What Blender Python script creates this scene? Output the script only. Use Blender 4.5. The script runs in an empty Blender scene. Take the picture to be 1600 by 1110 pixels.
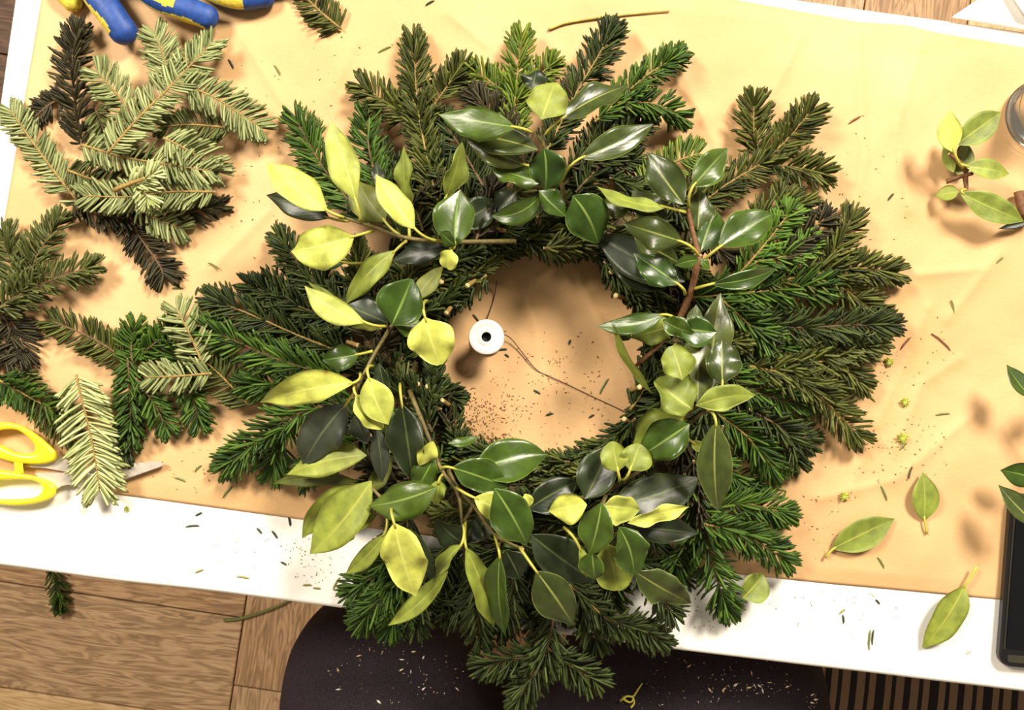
import bpy, math, random
import numpy as np
from mathutils import Vector, Matrix, noise

random.seed(7)
rng = np.random.default_rng(11)
sc = bpy.context.scene
C = sc.collection

# ------------------------------------------------------------------ camera
TZ = 0.75            # height of the table top
HC = 0.66            # camera height above the table top
F = 1232.0           # focal length in pixels of the 1600 px wide frame
cam_d = bpy.data.cameras.new('camera')
cam_d.sensor_width = 36.0
cam_d.lens = 36.0 * F / 1600.0
cam_d.clip_start = 0.02
cam = bpy.data.objects.new('camera', cam_d)
cam.location = (0, 0, TZ + HC)
C.objects.link(cam)
sc.camera = cam

# ------------------------------------------------------------------ light
w = bpy.data.worlds.new('room_light')
sc.world = w
w.use_nodes = True
w.node_tree.nodes['Background'].inputs['Color'].default_value = (1.0, 0.89, 0.72, 1)
w.node_tree.nodes['Background'].inputs['Strength'].default_value = 0.26

def area(name, loc, target, size, power, col):
    d = bpy.data.lights.new(name, 'AREA')
    d.shape = 'DISK'
    d.size = size
    d.energy = power
    d.color = col
    o = bpy.data.objects.new(name, d)
    o.location = loc
    o.rotation_euler = (Vector(target) - Vector(loc)).to_track_quat('-Z', 'Y').to_euler()
    C.objects.link(o)
    return o
area('ceiling_lamp', (0.90, 1.28, 2.40), (0.05, -0.1, 0.75), 0.6, 92, (1.0, 0.90, 0.77))
area('ceiling_lamp_far', (-1.15, 0.85, 2.25), (-0.05, -0.1, 0.75), 0.6, 50, (1.0, 0.90, 0.77))

sc.view_settings.view_transform = 'Standard'
sc.view_settings.look = 'None'
sc.view_settings.gamma = 1.0
sc.view_settings.use_curve_mapping = False
sc.view_settings.exposure = 0.03

# ------------------------------------------------------------------ helpers
def W(px, py, h=0.0):
    """point of the photograph at height h above the table -> world"""
    s = (HC - h) / F
    return Vector(((px - 800) * s, -(py - 555) * s, TZ + h))

def S(n, h=0.0):
    return n * (HC - h) / F

def tag(o, label=None, cat=None, group=None, kind=None):
    if label: o['label'] = label
    if cat: o['category'] = cat
    if group: o['group'] = group
    if kind: o['kind'] = kind
    return o

def empty(name, loc):
    o = bpy.data.objects.new(name, None)
    o.location = loc
    o.empty_display_size = 0.02
    C.objects.link(o)
    return o

def mesh_obj(name, verts, faces, mats, parent=None, smooth=True, midx=None, origin=None):
    """verts in world space; the object's origin is put at `origin`"""
    me = bpy.data.meshes.new(name)
    v = np.asarray(verts, dtype=np.float64).reshape(-1, 3)
    if parent is not None:
        off = np.array(world_loc(parent))
    elif origin is not None:
        off = np.array(origin)
    else:
        off = v.mean(axis=0); off[2] = v[:, 2].min()
    loc = off.copy()
    if parent is not None:
        base = v.mean(axis=0) if origin is None else np.array(origin)
        loc = base
    me.from_pydata((v - loc).tolist(), [], faces if isinstance(faces, list) else faces.tolist())
    for m in (mats if isinstance(mats, (list, tuple)) else [mats]):
        me.materials.append(m)
    if midx is not None:
        me.polygons.foreach_set('material_index', np.asarray(midx, dtype=np.int32))
    me.polygons.foreach_set('use_smooth', np.full(len(me.polygons), smooth))
    me.update()
    o = bpy.data.objects.new(name, me)
    C.objects.link(o)
    if parent is not None:
        o.parent = parent
        o.location = Vector(loc) - Vector(world_loc(parent))
    else:
        o.location = loc
    return o

def world_loc(o):
    p = Vector(o.location)
    while o.parent is not None:
        o = o.parent
        p = p + o.location
    return p

class MB:
    """collects pieces of one mesh"""
    def __init__(self):
        self.v = []; self.f = []; self.m = []
    def add(self, v, f, m=0):
        n = len(self.v)
        self.v += [tuple(p) for p in v]
        self.f += [tuple(i + n for i in q) for q in f]
        self.m += [m] * len(f) if isinstance(m, int) else list(m)
    def build(self, name, mats, parent=None, smooth=True, origin=None):
        return mesh_obj(name, self.v, self.f, mats, parent, smooth, self.m, origin)

def catmull(pts, n):
    P = [np.array(p, dtype=float) for p in pts]
    if len(P) == 2:
        P = [P[0], (P[0] * 2 + P[1]) / 3, (P[0] + P[1] * 2) / 3, P[1]]
    P = [2 * P[0] - P[1]] + P + [2 * P[-1] - P[-2]]
    out = []
    segs = len(P) - 3
    for i in range(n):
        t = i / (n - 1) * segs
        k = min(int(t), segs - 1); t -= k
        a, b, c, d = P[k:k + 4]
        out.append(0.5 * (2 * b + (c - a) * t + (2 * a - 5 * b + 4 * c - d) * t * t + (3 * b - a - 3 * c + d) * t ** 3))
    return np.array(out)

def tube(mb, pts, r0, r1, sides=6, m=0, mcap=None):
    pts = np.asarray(pts, dtype=float)
    n = len(pts)
    T = np.gradient(pts, axis=0)
    T /= np.linalg.norm(T, axis=1)[:, None] + 1e-12
    v = []; f = []
    up = np.array([0, 0, 1.0])
    for i in range(n):
        s = np.cross(T[i], up)
        if np.linalg.norm(s) < 1e-3: s = np.cross(T[i], np.array([1.0, 0, 0]))
        s /= np.linalg.norm(s)
        u = np.cross(s, T[i])
        r = r0 + (r1 - r0) * i / (n - 1) if not callable(r0) else r0(i / (n - 1))
        for k in range(sides):
            a = 2 * math.pi * k / sides
            v.append(pts[i] + r * (math.cos(a) * s + math.sin(a) * u))
    for i in range(n - 1):
        for k in range(sides):
            k2 = (k + 1) % sides
            f.append((i * sides + k, i * sides + k2, (i + 1) * sides + k2, (i + 1) * sides + k))
    mm = [m] * len(f)
    f.append(tuple(range(sides))[::-1]); f.append(tuple((n - 1) * sides + k for k in range(sides)))
    mm += [m if mcap is None else mcap] * 2
    mb.add(v, f, mm)

# ------------------------------------------------------------------ materials
def nodes_of(name):
    m = bpy.data.materials.new(name)
    m.use_nodes = True
    nt = m.node_tree
    return m, nt, nt.nodes['Principled BSDF']

def N(nt, t, **kw):
    n = nt.nodes.new(t)
    for k, v in kw.items():
        if k.startswith('_'): setattr(n, k[1:], v)
        else: n.inputs[k.replace('__', ' ')].default_value = v
    return n

def ramp(nt, fac, stops):
    r = nt.nodes.new('ShaderNodeValToRGB')
    e = r.color_ramp.elements
    while len(e) < len(stops): e.new(0.5)
    for i, (p, c) in enumerate(stops):
        e[i].position = p
        e[i].color = (c[0], c[1], c[2], 1)
    nt.links.new(fac, r.inputs['Fac'])
    return r.outputs['Color']

def simple(name, col, rough=0.5, metal=0.0, var=0.12, scale=60, bump=0.0, spec=0.5, coat=0.0):
    m, nt, b = nodes_of(name)
    tc = N(nt, 'ShaderNodeTexCoord')
    nz = N(nt, 'ShaderNodeTexNoise', Scale=scale, Detail=4.0)
    nt.links.new(tc.outputs['Object'], nz.inputs['Vector'])
    lo = [c * (1 - var) for c in col]; hi = [min(1, c * (1 + var)) for c in col]
    nt.links.new(ramp(nt, nz.outputs['Fac'], [(0.3, lo), (0.7, hi)]), b.inputs['Base Color'])
    b.inputs['Roughness'].default_value = rough
    b.inputs['Metallic'].default_value = metal
    b.inputs['Specular IOR Level'].default_value = spec
    b.inputs['Coat Weight'].default_value = coat
    if bump:
        bp = N(nt, 'ShaderNodeBump', Strength=bump, Distance=0.001)
        nt.links.new(nz.outputs['Fac'], bp.inputs['Height'])
        nt.links.new(bp.outputs['Normal'], b.inputs['Normal'])
    return m

def needle_mat(name, c0, c1, rough=0.45, spec=0.25):
    m, nt, b = nodes_of(name)
    at = N(nt, 'ShaderNodeAttribute', _attribute_name='tint')
    nt.links.new(ramp(nt, at.outputs['Fac'], [(0.0, c0), (1.0, c1)]), b.inputs['Base Color'])
    b.inputs['Roughness'].default_value = rough
    b.inputs['Specular IOR Level'].default_value = spec
    return m

NEEDLE = {
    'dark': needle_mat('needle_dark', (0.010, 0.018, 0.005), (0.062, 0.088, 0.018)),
    'dolive': needle_mat('needle_dark_olive', (0.020, 0.027, 0.005), (0.120, 0.138, 0.024)),
    'green': needle_mat('needle_green', (0.013, 0.036, 0.005), (0.085, 0.165, 0.018)),
    'bright': needle_mat('needle_bright', (0.05, 0.095, 0.010), (0.18, 0.24, 0.022)),
    'lime': needle_mat('needle_lime', (0.035, 0.085, 0.010), (0.13, 0.24, 0.026)),
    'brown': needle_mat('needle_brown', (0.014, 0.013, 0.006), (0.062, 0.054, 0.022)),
    'olive': needle_mat('needle_olive', (0.045, 0.055, 0.012), (0.14, 0.16, 0.045)),
    'pale': needle_mat('needle_pale_underside', (0.12, 0.15, 0.045), (0.38, 0.42, 0.18), rough=0.55),
    'silver': needle_mat('needle_silver_underside', (0.30, 0.35, 0.12), (0.62, 0.66, 0.32), rough=0.55),
}
TWIG = {
    'yellow': simple('twig_yellow_bark', (0.27, 0.175, 0.045), 0.7, scale=400, bump=0.4, var=0.35),
    'brown': simple('twig_brown_bark', (0.13, 0.075, 0.03), 0.75, scale=400, bump=0.4, var=0.35),
}
CUT = simple('cut_wood_end', (0.72, 0.55, 0.25), 0.8, scale=500)

def leaf_top(name, col, rough, pale=(0.30, 0.33, 0.07), coat=0.0):
    und = 'under' in name
    m, nt, b = nodes_of(name)
    uv = N(nt, 'ShaderNodeUVMap')
    sp = N(nt, 'ShaderNodeSeparateXYZ')
    nt.links.new(uv.outputs['UV'], sp.inputs[0])
    tc = N(nt, 'ShaderNodeTexCoord')
    nz = N(nt, 'ShaderNodeTexNoise', Scale=90.0, Detail=3.0)
    nt.links.new(tc.outputs['Object'], nz.inputs['Vector'])
    base0 = ramp(nt, nz.outputs['Fac'], [(0.32, [c * 0.72 for c in col]), (0.7, [c * 1.3 for c in col])])
    oi = N(nt, 'ShaderNodeObjectInfo')
    hv = N(nt, 'ShaderNodeHueSaturation')
    r1 = N(nt, 'ShaderNodeMapRange'); r1.inputs[3].default_value = 0.82 if und else 0.70; r1.inputs[4].default_value = 1.12 if und else 1.3
    r2 = N(nt, 'ShaderNodeMapRange'); r2.inputs[3].default_value = 0.506 if und else 0.503; r2.inputs[4].default_value = 0.494 if und else 0.472
    nt.links.new(oi.outputs['Random'], r1.inputs[0]); nt.links.new(oi.outputs['Random'], r2.inputs[0])
    nt.links.new(r1.outputs[0], hv.inputs['Value']); nt.links.new(r2.outputs[0], hv.inputs['Hue'])
    nt.links.new(base0, hv.inputs['Color'])
    base = hv.outputs[0]
    # distance from the midrib (u = 0.5) and from the margin
    su = N(nt, 'ShaderNodeMath', _operation='SUBTRACT'); su.inputs[1].default_value = 0.5
    nt.links.new(sp.outputs['X'], su.inputs[0])
    ab = N(nt, 'ShaderNodeMath', _operation='ABSOLUTE'); nt.links.new(su.outputs[0], ab.inputs[0])
    msk = ramp(nt, ab.outputs[0], [(0.0, (1, 1, 1)), (0.018, (1, 1, 1)), (0.034, (0, 0, 0)), (0.475, (0, 0, 0)), (0.495, (.8, .8, .8))])
    # pale rib fades towards the tip
    fd = ramp(nt, sp.outputs['Y'], [(0.0, (1, 1, 1)), (0.85, (.35, .35, .35))])
    mu = N(nt, 'ShaderNodeMath', _operation='MULTIPLY')
    nt.links.new(msk, mu.inputs[0]); nt.links.new(fd, mu.inputs[1])
    mx = N(nt, 'ShaderNodeMix', _data_type='RGBA')
    nt.links.new(mu.outputs[0], mx.inputs[0])
    nt.links.new(base, mx.inputs[6]); mx.inputs[7].default_value = (*pale, 1)
    nt.links.new(mx.outputs[2], b.inputs['Base Color'])
    b.inputs['Roughness'].default_value = rough
    b.inputs['Coat Weight'].default_value = coat
    b.inputs['Coat Roughness'].default_value = 0.25
    # side veins as fine relief
    ve = N(nt, 'ShaderNodeTexWave', _wave_type='BANDS', _bands_direction='Y', Scale=2.2, Distortion=1.0)
    cb = N(nt, 'ShaderNodeCombineXYZ')
    ad = N(nt, 'ShaderNodeMath', _operation='SUBTRACT')
    nt.links.new(sp.outputs['Y'], ad.inputs[0]); nt.links.new(ab.outputs[0], ad.inputs[1])
    nt.links.new(ad.outputs[0], cb.inputs['Y'])
    nt.links.new(cb.outputs[0], ve.inputs['Vector'])
    bp = N(nt, 'ShaderNodeBump', Strength=0.16, Distance=0.0005)
    nz3 = N(nt, 'ShaderNodeTexNoise', Scale=260.0, Detail=2.0)
    nt.links.new(tc.outputs['Object'], nz3.inputs['Vector'])
    sm = N(nt, 'ShaderNodeMath', _operation='ADD')
    vs_ = N(nt, 'ShaderNodeMath', _operation='MULTIPLY'); vs_.inputs[1].default_value = 0.25
    nt.links.new(ve.outputs['Fac'], vs_.inputs[0]); nt.links.new(vs_.outputs[0], sm.inputs[0]); nt.links.new(nz3.outputs['Fac'], sm.inputs[1])
    nt.links.new(sm.outputs[0], bp.inputs['Height'])
    nt.links.new(bp.outputs['Normal'], b.inputs['Normal'])
    return m

LT = {
    'D': leaf_top('leaf_upper_dark', (0.014, 0.026, 0.007), 0.40, (0.10, 0.13, 0.04)),
    'G': leaf_top('leaf_upper_green', (0.033, 0.074, 0.007), 0.33, (0.22, 0.32, 0.07)),
    'S': leaf_top('leaf_upper_greygreen', (0.048, 0.072, 0.014), 0.32, (0.30, 0.33, 0.08)),
    'B': leaf_top('leaf_upper_bluegrey', (0.032, 0.042, 0.026), 0.42, (0.12, 0.14, 0.07)),
}
LU = {  # brighter and duller copies also hold how strongly each underside is lit
    'Y': leaf_top('leaf_under_yellow', (0.43, 0.47, 0.080), 0.55, (0.60, 0.62, 0.17)),
    'O': leaf_top('leaf_under_olive', (0.195, 0.24, 0.030), 0.55, (0.36, 0.38, 0.07)),
    'o': leaf_top('leaf_under_dull_olive', (0.12, 0.14, 0.020), 0.55, (0.22, 0.24, 0.05)),
}
def browned():
    m = LU['Y'].copy(); m.name = 'leaf_under_yellow_browned'
    nt = m.node_tree; b = nt.nodes['Principled BSDF']
    src = b.inputs['Base Color'].links[0].from_socket
    tc = N(nt, 'ShaderNodeTexCoord'); nz = N(nt, 'ShaderNodeTexNoise', Scale=38.0, Detail=3.0)
    nt.links.new(tc.outputs['Object'], nz.inputs['Vector'])
    mk = ramp(nt, nz.outputs['Fac'], [(0.60, (0, 0, 0)), (0.68, (.9, .9, .9))])
    mx = N(nt, 'ShaderNodeMix', _data_type='RGBA')
    nt.links.new(mk, mx.inputs[0]); nt.links.new(src, mx.inputs[6]); mx.inputs[7].default_value = (0.33, 0.13, 0.02, 1)
    nt.links.new(mx.outputs[2], b.inputs['Base Color'])
    return m
LU['Z'] = browned()
PET = simple('leaf_stalk', (0.42, 0.40, 0.06), 0.5, scale=200)

# ------------------------------------------------------------------ leaf
PROF = [(0, .03), (.05, .22), (.12, .48), (.22, .76), (.34, .94), (.46, 1.0), (.58, .96), (.70, .80), (.80, .57), (.88, .35), (.95, .13), (1, .008)]
_px = np.array([p[0] for p in PROF]); _py = np.array([p[1] for p in PROF])
_xs = np.linspace(0, 1, 201); _ys = np.interp(_xs, _px, _py)
for _ in range(3):
    _ys[1:-1] = np.convolve(_ys, np.ones(13) / 13, 'same')[1:-1] * (np.abs(_xs[1:-1] - .5) < .44) + _ys[1:-1] * (np.abs(_xs[1:-1] - .5) >= .44)
def prof(t, blunt=0.0):
    v = float(np.interp(t, _xs, _ys))
    blunt *= .75
    return v + blunt * (max(0, 1 - ((t - .55) / .47) ** 4) ** .5 - v if abs(t - .55) < .47 else -v * .5)

def leaf_mesh(name, parent, b, t, wpx, kind, roll=0, fold=0.18, arch=0.0, bend=0.0, pet=None, twist=0, wav=0.0, spiny=0.0, blunt=0.0, curl=0.0, asym=0.0):
    """b, t = (px, py, height) of blade base and tip; wpx blade width; kind letters as in LT / LU"""
    B = np.array(W(*b)); T = np.array(W(*t))
    hm = (b[2] + t[2]) / 2
    Wd = S(wpx, hm)
    L = np.linalg.norm(T - B)
    ch = (T - B) / L
    up = np.array([0, 0, 1.0])
    side0 = np.cross(ch, up); side0 /= np.linalg.norm(side0)
    mid = (B + T) / 2 + up * arch * L + side0 * bend * L
    NL, NW = 14, 8
    cs, ts = [], []
    for i in range(NL + 1):
        q = i / NL
        cs.append((1 - q) ** 2 * B + 2 * q * (1 - q) * mid + q * q * T)
        ts.append(2 * (1 - q) * (mid - B) + 2 * q * (T - mid))
    v = []; uv = []
    ph = random.random() * 6
    for i in range(NL + 1):
        q = i / NL
        tn = ts[i] / np.linalg.norm(ts[i])
        s = np.cross(tn, up); s /= np.linalg.norm(s)
        n = np.cross(s, tn)
        a = math.radians(roll + twist * q)
        s2 = math.cos(a) * s + math.sin(a) * n
        n2 = math.cos(a) * n - math.sin(a) * s
        hw = Wd / 2 * prof(q, blunt)
        for j in range(NW + 1):
            u = j / NW * 2 - 1
            x = u * (1 + asym * (1 if u > 0 else -1))
            edge = 1.0
            if spiny and abs(u) == 1 and 0.12 < q < 0.95:
                edge = 1 + spiny * (0.5 if i % 3 == 0 else -0.25)
            hgt = fold * abs(u) * hw - curl * u * u * hw + wav * hw * (u * u) * math.sin(q * 11 + ph + (1.5 if u > 0 else 0))
            v.append(cs[i] + s2 * (x * hw * edge) + n2 * hgt)
            uv.append((j / NW, q))
    nl = len(v)
    # lower layer
    thick = 0.0004
    v2 = []
    for i in range(NL + 1):
        for j in range(NW + 1):
            v2.append(v[i * (NW + 1) + j] - up * thick if j not in (0, NW) else v[i * (NW + 1) + j] - up * thick * .3)
    f = []; mi = []; 
    for i in range(NL):
        for j in range(NW):
            a_, b_ = i * (NW + 1) + j, i * (NW + 1) + j + 1
            c_, d_ = b_ + NW + 1, a_ + NW + 1
            f.append((a_, b_, c_, d_)); mi.append(0)
            f.append((a_ + nl, d_ + nl, c_ + nl, b_ + nl)); mi.append(1)
    for i in range(NL):
        for j in (0, NW):
            a_, d_ = i * (NW + 1) + j, (i + 1) * (NW + 1) + j
            f.append((a_, d_, d_ + nl, a_ + nl)); mi.append(2)
    vv = v + v2
    uvs = uv + uv
    mb = MB(); mb.add(vv, f, mi)
    if pet is not None:
        Pp = np.array(W(*pet))
        ctrl = B - ch * np.linalg.norm(Pp - B) * 0.4 + up * 0.002
        pts = [(1 - q) ** 2 * (B + ch * 0.004) + 2 * q * (1 - q) * ctrl + q * q * Pp for q in np.linspace(0, 1, 7)]
        tube(mb, pts, 0.0009, 0.0012, 6, 2)
    top = LU[kind] if kind in LU else LT[kind]
    under = {'Y': LT['G'], 'O': LT['G'], 'o': LT['D'], 'Z': LT['G']}.get(kind) or LU['O']
    o = mb.build(name, [top, under, PET], parent, True, origin=tuple(B))
    me = o.data
    ul = me.uv_layers.new(name='UVMap')
    vi = np.zeros(len(me.loops), dtype=np.int32); me.loops.foreach_get('vertex_index', vi)
    allu = np.array(uvs + [(0.5, 0.1)] * (len(me.vertices) - len(uvs)))
    ul.data.foreach_set('uv', allu[vi].ravel())
    return o

# ------------------------------------------------------------------ fir sprig
def fir_parts(parent, stem_name, paths, col, twig='yellow', style='top', L=0.0145, wn=0.0024, dens=0.00058, r0=0.0012, stem_is_parent=True, jit=1.0):
    """paths: polylines of (px, py, h). Builds the twig mesh and one needles mesh."""
    mb = MB()
    V = []; Fc = []; TI = []
    nb = 0
    for pi, path in enumerate(paths):
        wp = [np.array(W(*p)) for p in path]
        ln = sum(np.linalg.norm(b - a) for a, b in zip(wp, wp[1:]))
        n = max(6, int(ln / 0.006))
        pts = catmull(wp, n)
        rr = r0 if pi == 0 else r0 * 0.75
        tube(mb, pts, rr, rr * 0.5, 5, 0, 1)
        # needles
        cnt = int(ln / dens)
        s = np.sort(rng.random(cnt)) * 0.985 + 0.015
        tip_extra = 26
        s = np.concatenate([s, 0.93 + 0.07 * rng.random(tip_extra)])
        cnt = len(s)
        idx = s * (n - 1); k = np.clip(idx.astype(int), 0, n - 2); fr = (idx - k)[:, None]
        P = pts[k] * (1 - fr) + pts[k + 1] * fr
        Tn = np.gradient(pts, axis=0); Tn /= np.linalg.norm(Tn, axis=1)[:, None]
        Tt = Tn[k] * (1 - fr) + Tn[k + 1] * fr
        Tt /= np.linalg.norm(Tt, axis=1)[:, None]
        Z = np.array([0, 0, 1.0])
        sd = np.cross(Tt, Z); sd /= np.linalg.norm(sd, axis=1)[:, None] + 1e-9
        nr = np.cross(sd, Tt)
        sgn = np.where(rng.random(cnt) < 0.5, -1.0, 1.0)
        if style == 'top':
            az = sgn * np.radians(np.clip(rng.normal(68, 24, cnt), 5, 108))
            al = np.radians(np.clip(rng.normal(59, 9, cnt), 32, 82))
        elif style == 'flat':
            az = sgn * np.radians(rng.normal(84, 9, cnt))
            al = np.radians(np.clip(rng.normal(64, 6, cnt), 45, 85))
        else:  # bottle brush
            az = sgn * np.radians(rng.uniform(0, 130, cnt))
            al = np.radians(np.clip(rng.normal(48, 9, cnt), 25, 75))
        al = al * np.clip(1.04 - 0.42 * np.clip((s - 0.72) / 0.28, 0, 1), 0.3, 1.1)
        rad = np.cos(az)[:, None] * nr + np.sin(az)[:, None] * sd
        D = np.cos(al)[:, None] * Tt + np.sin(al)[:, None] * rad
        D += rng.normal(0, 0.07 * jit, (cnt, 3)); D /= np.linalg.norm(D, axis=1)[:, None]
        ll = L * rng.uniform(0.78, 1.1, cnt) * np.clip(0.75 + 2.2 * s, 0, 1) * np.clip(1.0 - 0.35 * np.clip((s - 0.85) / 0.15, 0, 1), 0, 1)
        bendv = Tt * 0.14 - Z * rng.uniform(0.0, 0.12, cnt)[:, None]
        wv = np.cross(D, nr); wl = np.linalg.norm(wv, axis=1)[:, None]
        alt = np.cross(D, sd)
        wv = np.where(wl > 0.25, wv, alt); wv /= np.linalg.norm(wv, axis=1)[:, None] + 1e-9
        nn = np.cross(wv, D)
        nn = np.where(nn[:, 2:3] < 0, -nn, nn)
        tint = np.clip(rng.normal(0.45, 0.30, cnt), 0, 1)
        # rings of three verts at q, then the tip
        q = [(0.0, 0.45), (0.45, 1.0), (0.88, 0.92)]
        vv = np.zeros((cnt, 10, 3))
        for i, (qq, wf) in enumerate(q):
            c = P + D * (ll * qq)[:, None] + bendv * (ll * qq * qq)[:, None]
            vv[:, i * 3] = c - wv * (wn / 2 * wf)
            vv[:, i * 3 + 1] = c + wv * (wn / 2 * wf)
            vv[:, i * 3 + 2] = c + nn * (0.00045 * wf)
        vv[:, 9] = P + D * ll[:, None] + bendv * ll[:, None]
        V.append(vv.reshape(-1, 3))
        tri = []
        for i in range(2):
            a = i * 3; b = a + 3
            for x, y in ((0, 1), (1, 2), (2, 0)):
                tri += [(a + x, a + y, b + y), (a + x, b + y, b + x)]
        for x, y in ((0, 1), (1, 2), (2, 0)):
            tri.append((6 + x, 6 + y, 9))
        tri = np.array(tri)
        fc = (tri[None] + (np.arange(cnt) * 10)[:, None, None]).reshape(-1, 3) + nb
        Fc.append(fc); TI.append(np.repeat(tint, 10)); nb += cnt * 10
    o0 = np.array(W(*paths[0][0]))
    st = mb.build(stem_name, [TWIG[twig], CUT], parent, True, origin=tuple(o0))
    V = np.concatenate(V); Fc = np.concatenate(Fc); TI = np.concatenate(TI)
    par = st if stem_is_parent else parent
    me = bpy.data.meshes.new('needles')
    me.vertices.add(len(V)); me.vertices.foreach_set('co', (V - o0).ravel())
    nf = len(Fc)
    me.loops.add(nf * 3); me.loops.foreach_set('vertex_index', Fc.ravel().astype(np.int32))
    me.polygons.add(nf); me.polygons.foreach_set('loop_start', np.arange(nf, dtype=np.int32) * 3)
    me.polygons.foreach_set('loop_total', np.full(nf, 3, dtype=np.int32))
    me.update(calc_edges=True)
    at = me.attributes.new('tint', 'FLOAT', 'POINT'); at.data.foreach_set('value', TI)
    me.materials.append(NEEDLE[col])
    nd = bpy.data.objects.new('needles', me)
    C.objects.link(nd)
    nd.parent = par
    nd.location = Vector(o0) - world_loc(par)
    nd['kind'] = 'stuff'
    return st

def hp(pts, h0, h1):
    """spread heights linearly along a pixel polyline"""
    n = len(pts)
    return [(p[0], p[1], p[2] if len(p) > 2 else h0 + (h1 - h0) * i / (n - 1)) for i, p in enumerate(pts)]

# ================================================================== SETTING: floor
def wood(name, c0, c1, c2):
    m, nt, b = nodes_of(name)
    tc = N(nt, 'ShaderNodeTexCoord')
    oi = N(nt, 'ShaderNodeObjectInfo')
    ad = N(nt, 'ShaderNodeVectorMath', _operation='ADD')
    sc_ = N(nt, 'ShaderNodeVectorMath', _operation='SCALE'); sc_.inputs['Scale'].default_value = 7.0
    cb = N(nt, 'ShaderNodeCombineXYZ')
    nt.links.new(oi.outputs['Random'], cb.inputs[0]); nt.links.new(oi.outputs['Random'], cb.inputs[1])
    nt.links.new(cb.outputs[0], sc_.inputs[0])
    nt.links.new(tc.outputs['Object'], ad.inputs[0]); nt.links.new(sc_.outputs[0], ad.inputs[1])
    mp = N(nt, 'ShaderNodeMapping'); mp.inputs['Scale'].default_value = (2.2, 16.0, 4.0)
    nt.links.new(ad.outputs[0], mp.inputs[0])
    n1 = N(nt, 'ShaderNodeTexNoise', Scale=2.2, Detail=3.0, Distortion=1.6)
    nt.links.new(mp.outputs[0], n1.inputs['Vector'])
    wv = N(nt, 'ShaderNodeMath', _operation='MULTIPLY'); wv.inputs[1].default_value = 34.0
    nt.links.new(n1.outputs['Fac'], wv.inputs[0])
    sn = N(nt, 'ShaderNodeMath', _operation='SINE'); nt.links.new(wv.outputs[0], sn.inputs[0])
    mp2 = N(nt, 'ShaderNodeMapping'); mp2.inputs['Scale'].default_value = (9.0, 160.0, 9.0)
    nt.links.new(ad.outputs[0], mp2.inputs[0])
    n2 = N(nt, 'ShaderNodeTexNoise', Scale=1.6, Detail=5.0)
    nt.links.new(mp2.outputs[0], n2.inputs['Vector'])
    mx = N(nt, 'ShaderNodeMix', _data_type='FLOAT'); mx.inputs[0].default_value = 0.66
    m01 = N(nt, 'ShaderNodeMapRange'); m01.inputs[1].default_value = -1
    nt.links.new(sn.outputs[0], m01.inputs[0])
    nt.links.new(m01.outputs[0], mx.inputs[2]); nt.links.new(n2.outputs['Fac'], mx.inputs[3])
    nt.links.new(ramp(nt, mx.outputs[0], [(0.2, c0), (0.5, c1), (0.8, c2)]), b.inputs['Base Color'])
    b.inputs['Roughness'].default_value = 0.55
    bp = N(nt, 'ShaderNodeBump', Strength=0.25, Distance=0.001)
    nt.links.new(n2.outputs['Fac'], bp.inputs['Height']); nt.links.new(bp.outputs['Normal'], b.inputs['Normal'])
    return m
WOOD = [wood('oak_plank_grey', (0.22, 0.135, 0.068), (0.42, 0.265, 0.14), (0.58, 0.40, 0.23)),
        wood('oak_plank_brown', (0.22, 0.125, 0.058), (0.40, 0.24, 0.12), (0.55, 0.36, 0.19)),
        None,
        wood('dark_plank', (0.035, 0.018, 0.010), (0.085, 0.045, 0.024), (0.14, 0.08, 0.045))]
WOOD[2] = (
        wood('oak_plank_light', (0.40, 0.25, 0.115), (0.60, 0.40, 0.20), (0.72, 0.51, 0.28)))

fmb = MB()
fmb.add([(-2.6, -2.6, -0.05), (2.6, -2.6, -0.05), (2.6, 2.6, -0.05), (-2.6, 2.6, -0.05),
         (-2.6, -2.6, -0.012), (2.6, -2.6, -0.012), (2.6, 2.6, -0.012), (-2.6, 2.6, -0.012)],
        [(0, 3, 2, 1), (4, 5, 6, 7), (0, 1, 5, 4), (1, 2, 6, 5), (2, 3, 7, 6), (3, 0, 4, 7)])
floor = fmb.build('floor', simple('floor_joint_dark', (0.03, 0.02, 0.012), 0.9), None, False, origin=(0, 0, -0.012))
tag(floor, kind='structure')
FA = math.radians(-8.6)
fo = W(380, 967, -TZ)
PW = 0.187
def plank_mesh(L):
    b = 0.0015; h = 0.012
    x, y = L / 2 - 0.0012, PW / 2 - 0.0012
    v = [(-x, -y, 0), (x, -y, 0), (x, y, 0), (-x, y, 0), (-x, -y, h - b), (x, -y, h - b), (x, y, h - b), (-x, y, h - b),
         (-x + b, -y + b, h), (x - b, -y + b, h), (x - b, y - b, h), (-x + b, y - b, h)]
    f = [(0, 3, 2, 1), (8, 9, 10, 11)]
    for a in (0, 4):
        for k in range(4):
            k2 = (k + 1) % 4
            f.append((a + k, a + k2, a + 4 + k2, a + 4 + k))
    me = bpy.data.meshes.new('floor_plank'); me.from_pydata(v, [], f); me.update()
    return me
PM = {}
def plank(u, v, L, along, wi):
    key = (round(L, 3), wi)
    if key not in PM:
        PM[key] = plank_mesh(L); PM[key].materials.append(WOOD[wi])
    o = bpy.data.objects.new('floor_plank', PM[key]); C.objects.link(o)
    o.parent = floor
    ex = Vector((math.cos(FA), math.sin(FA), 0)); ey = Vector((-math.sin(FA), math.cos(FA), 0))
    p = Vector((fo.x, fo.y, 0)) + ex * u + ey * v
    o.location = p - Vector(floor.location) + Vector((0, 0, -0.012))
    o.rotation_euler = (0, 0, FA + (0 if along else math.pi / 2))
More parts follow.
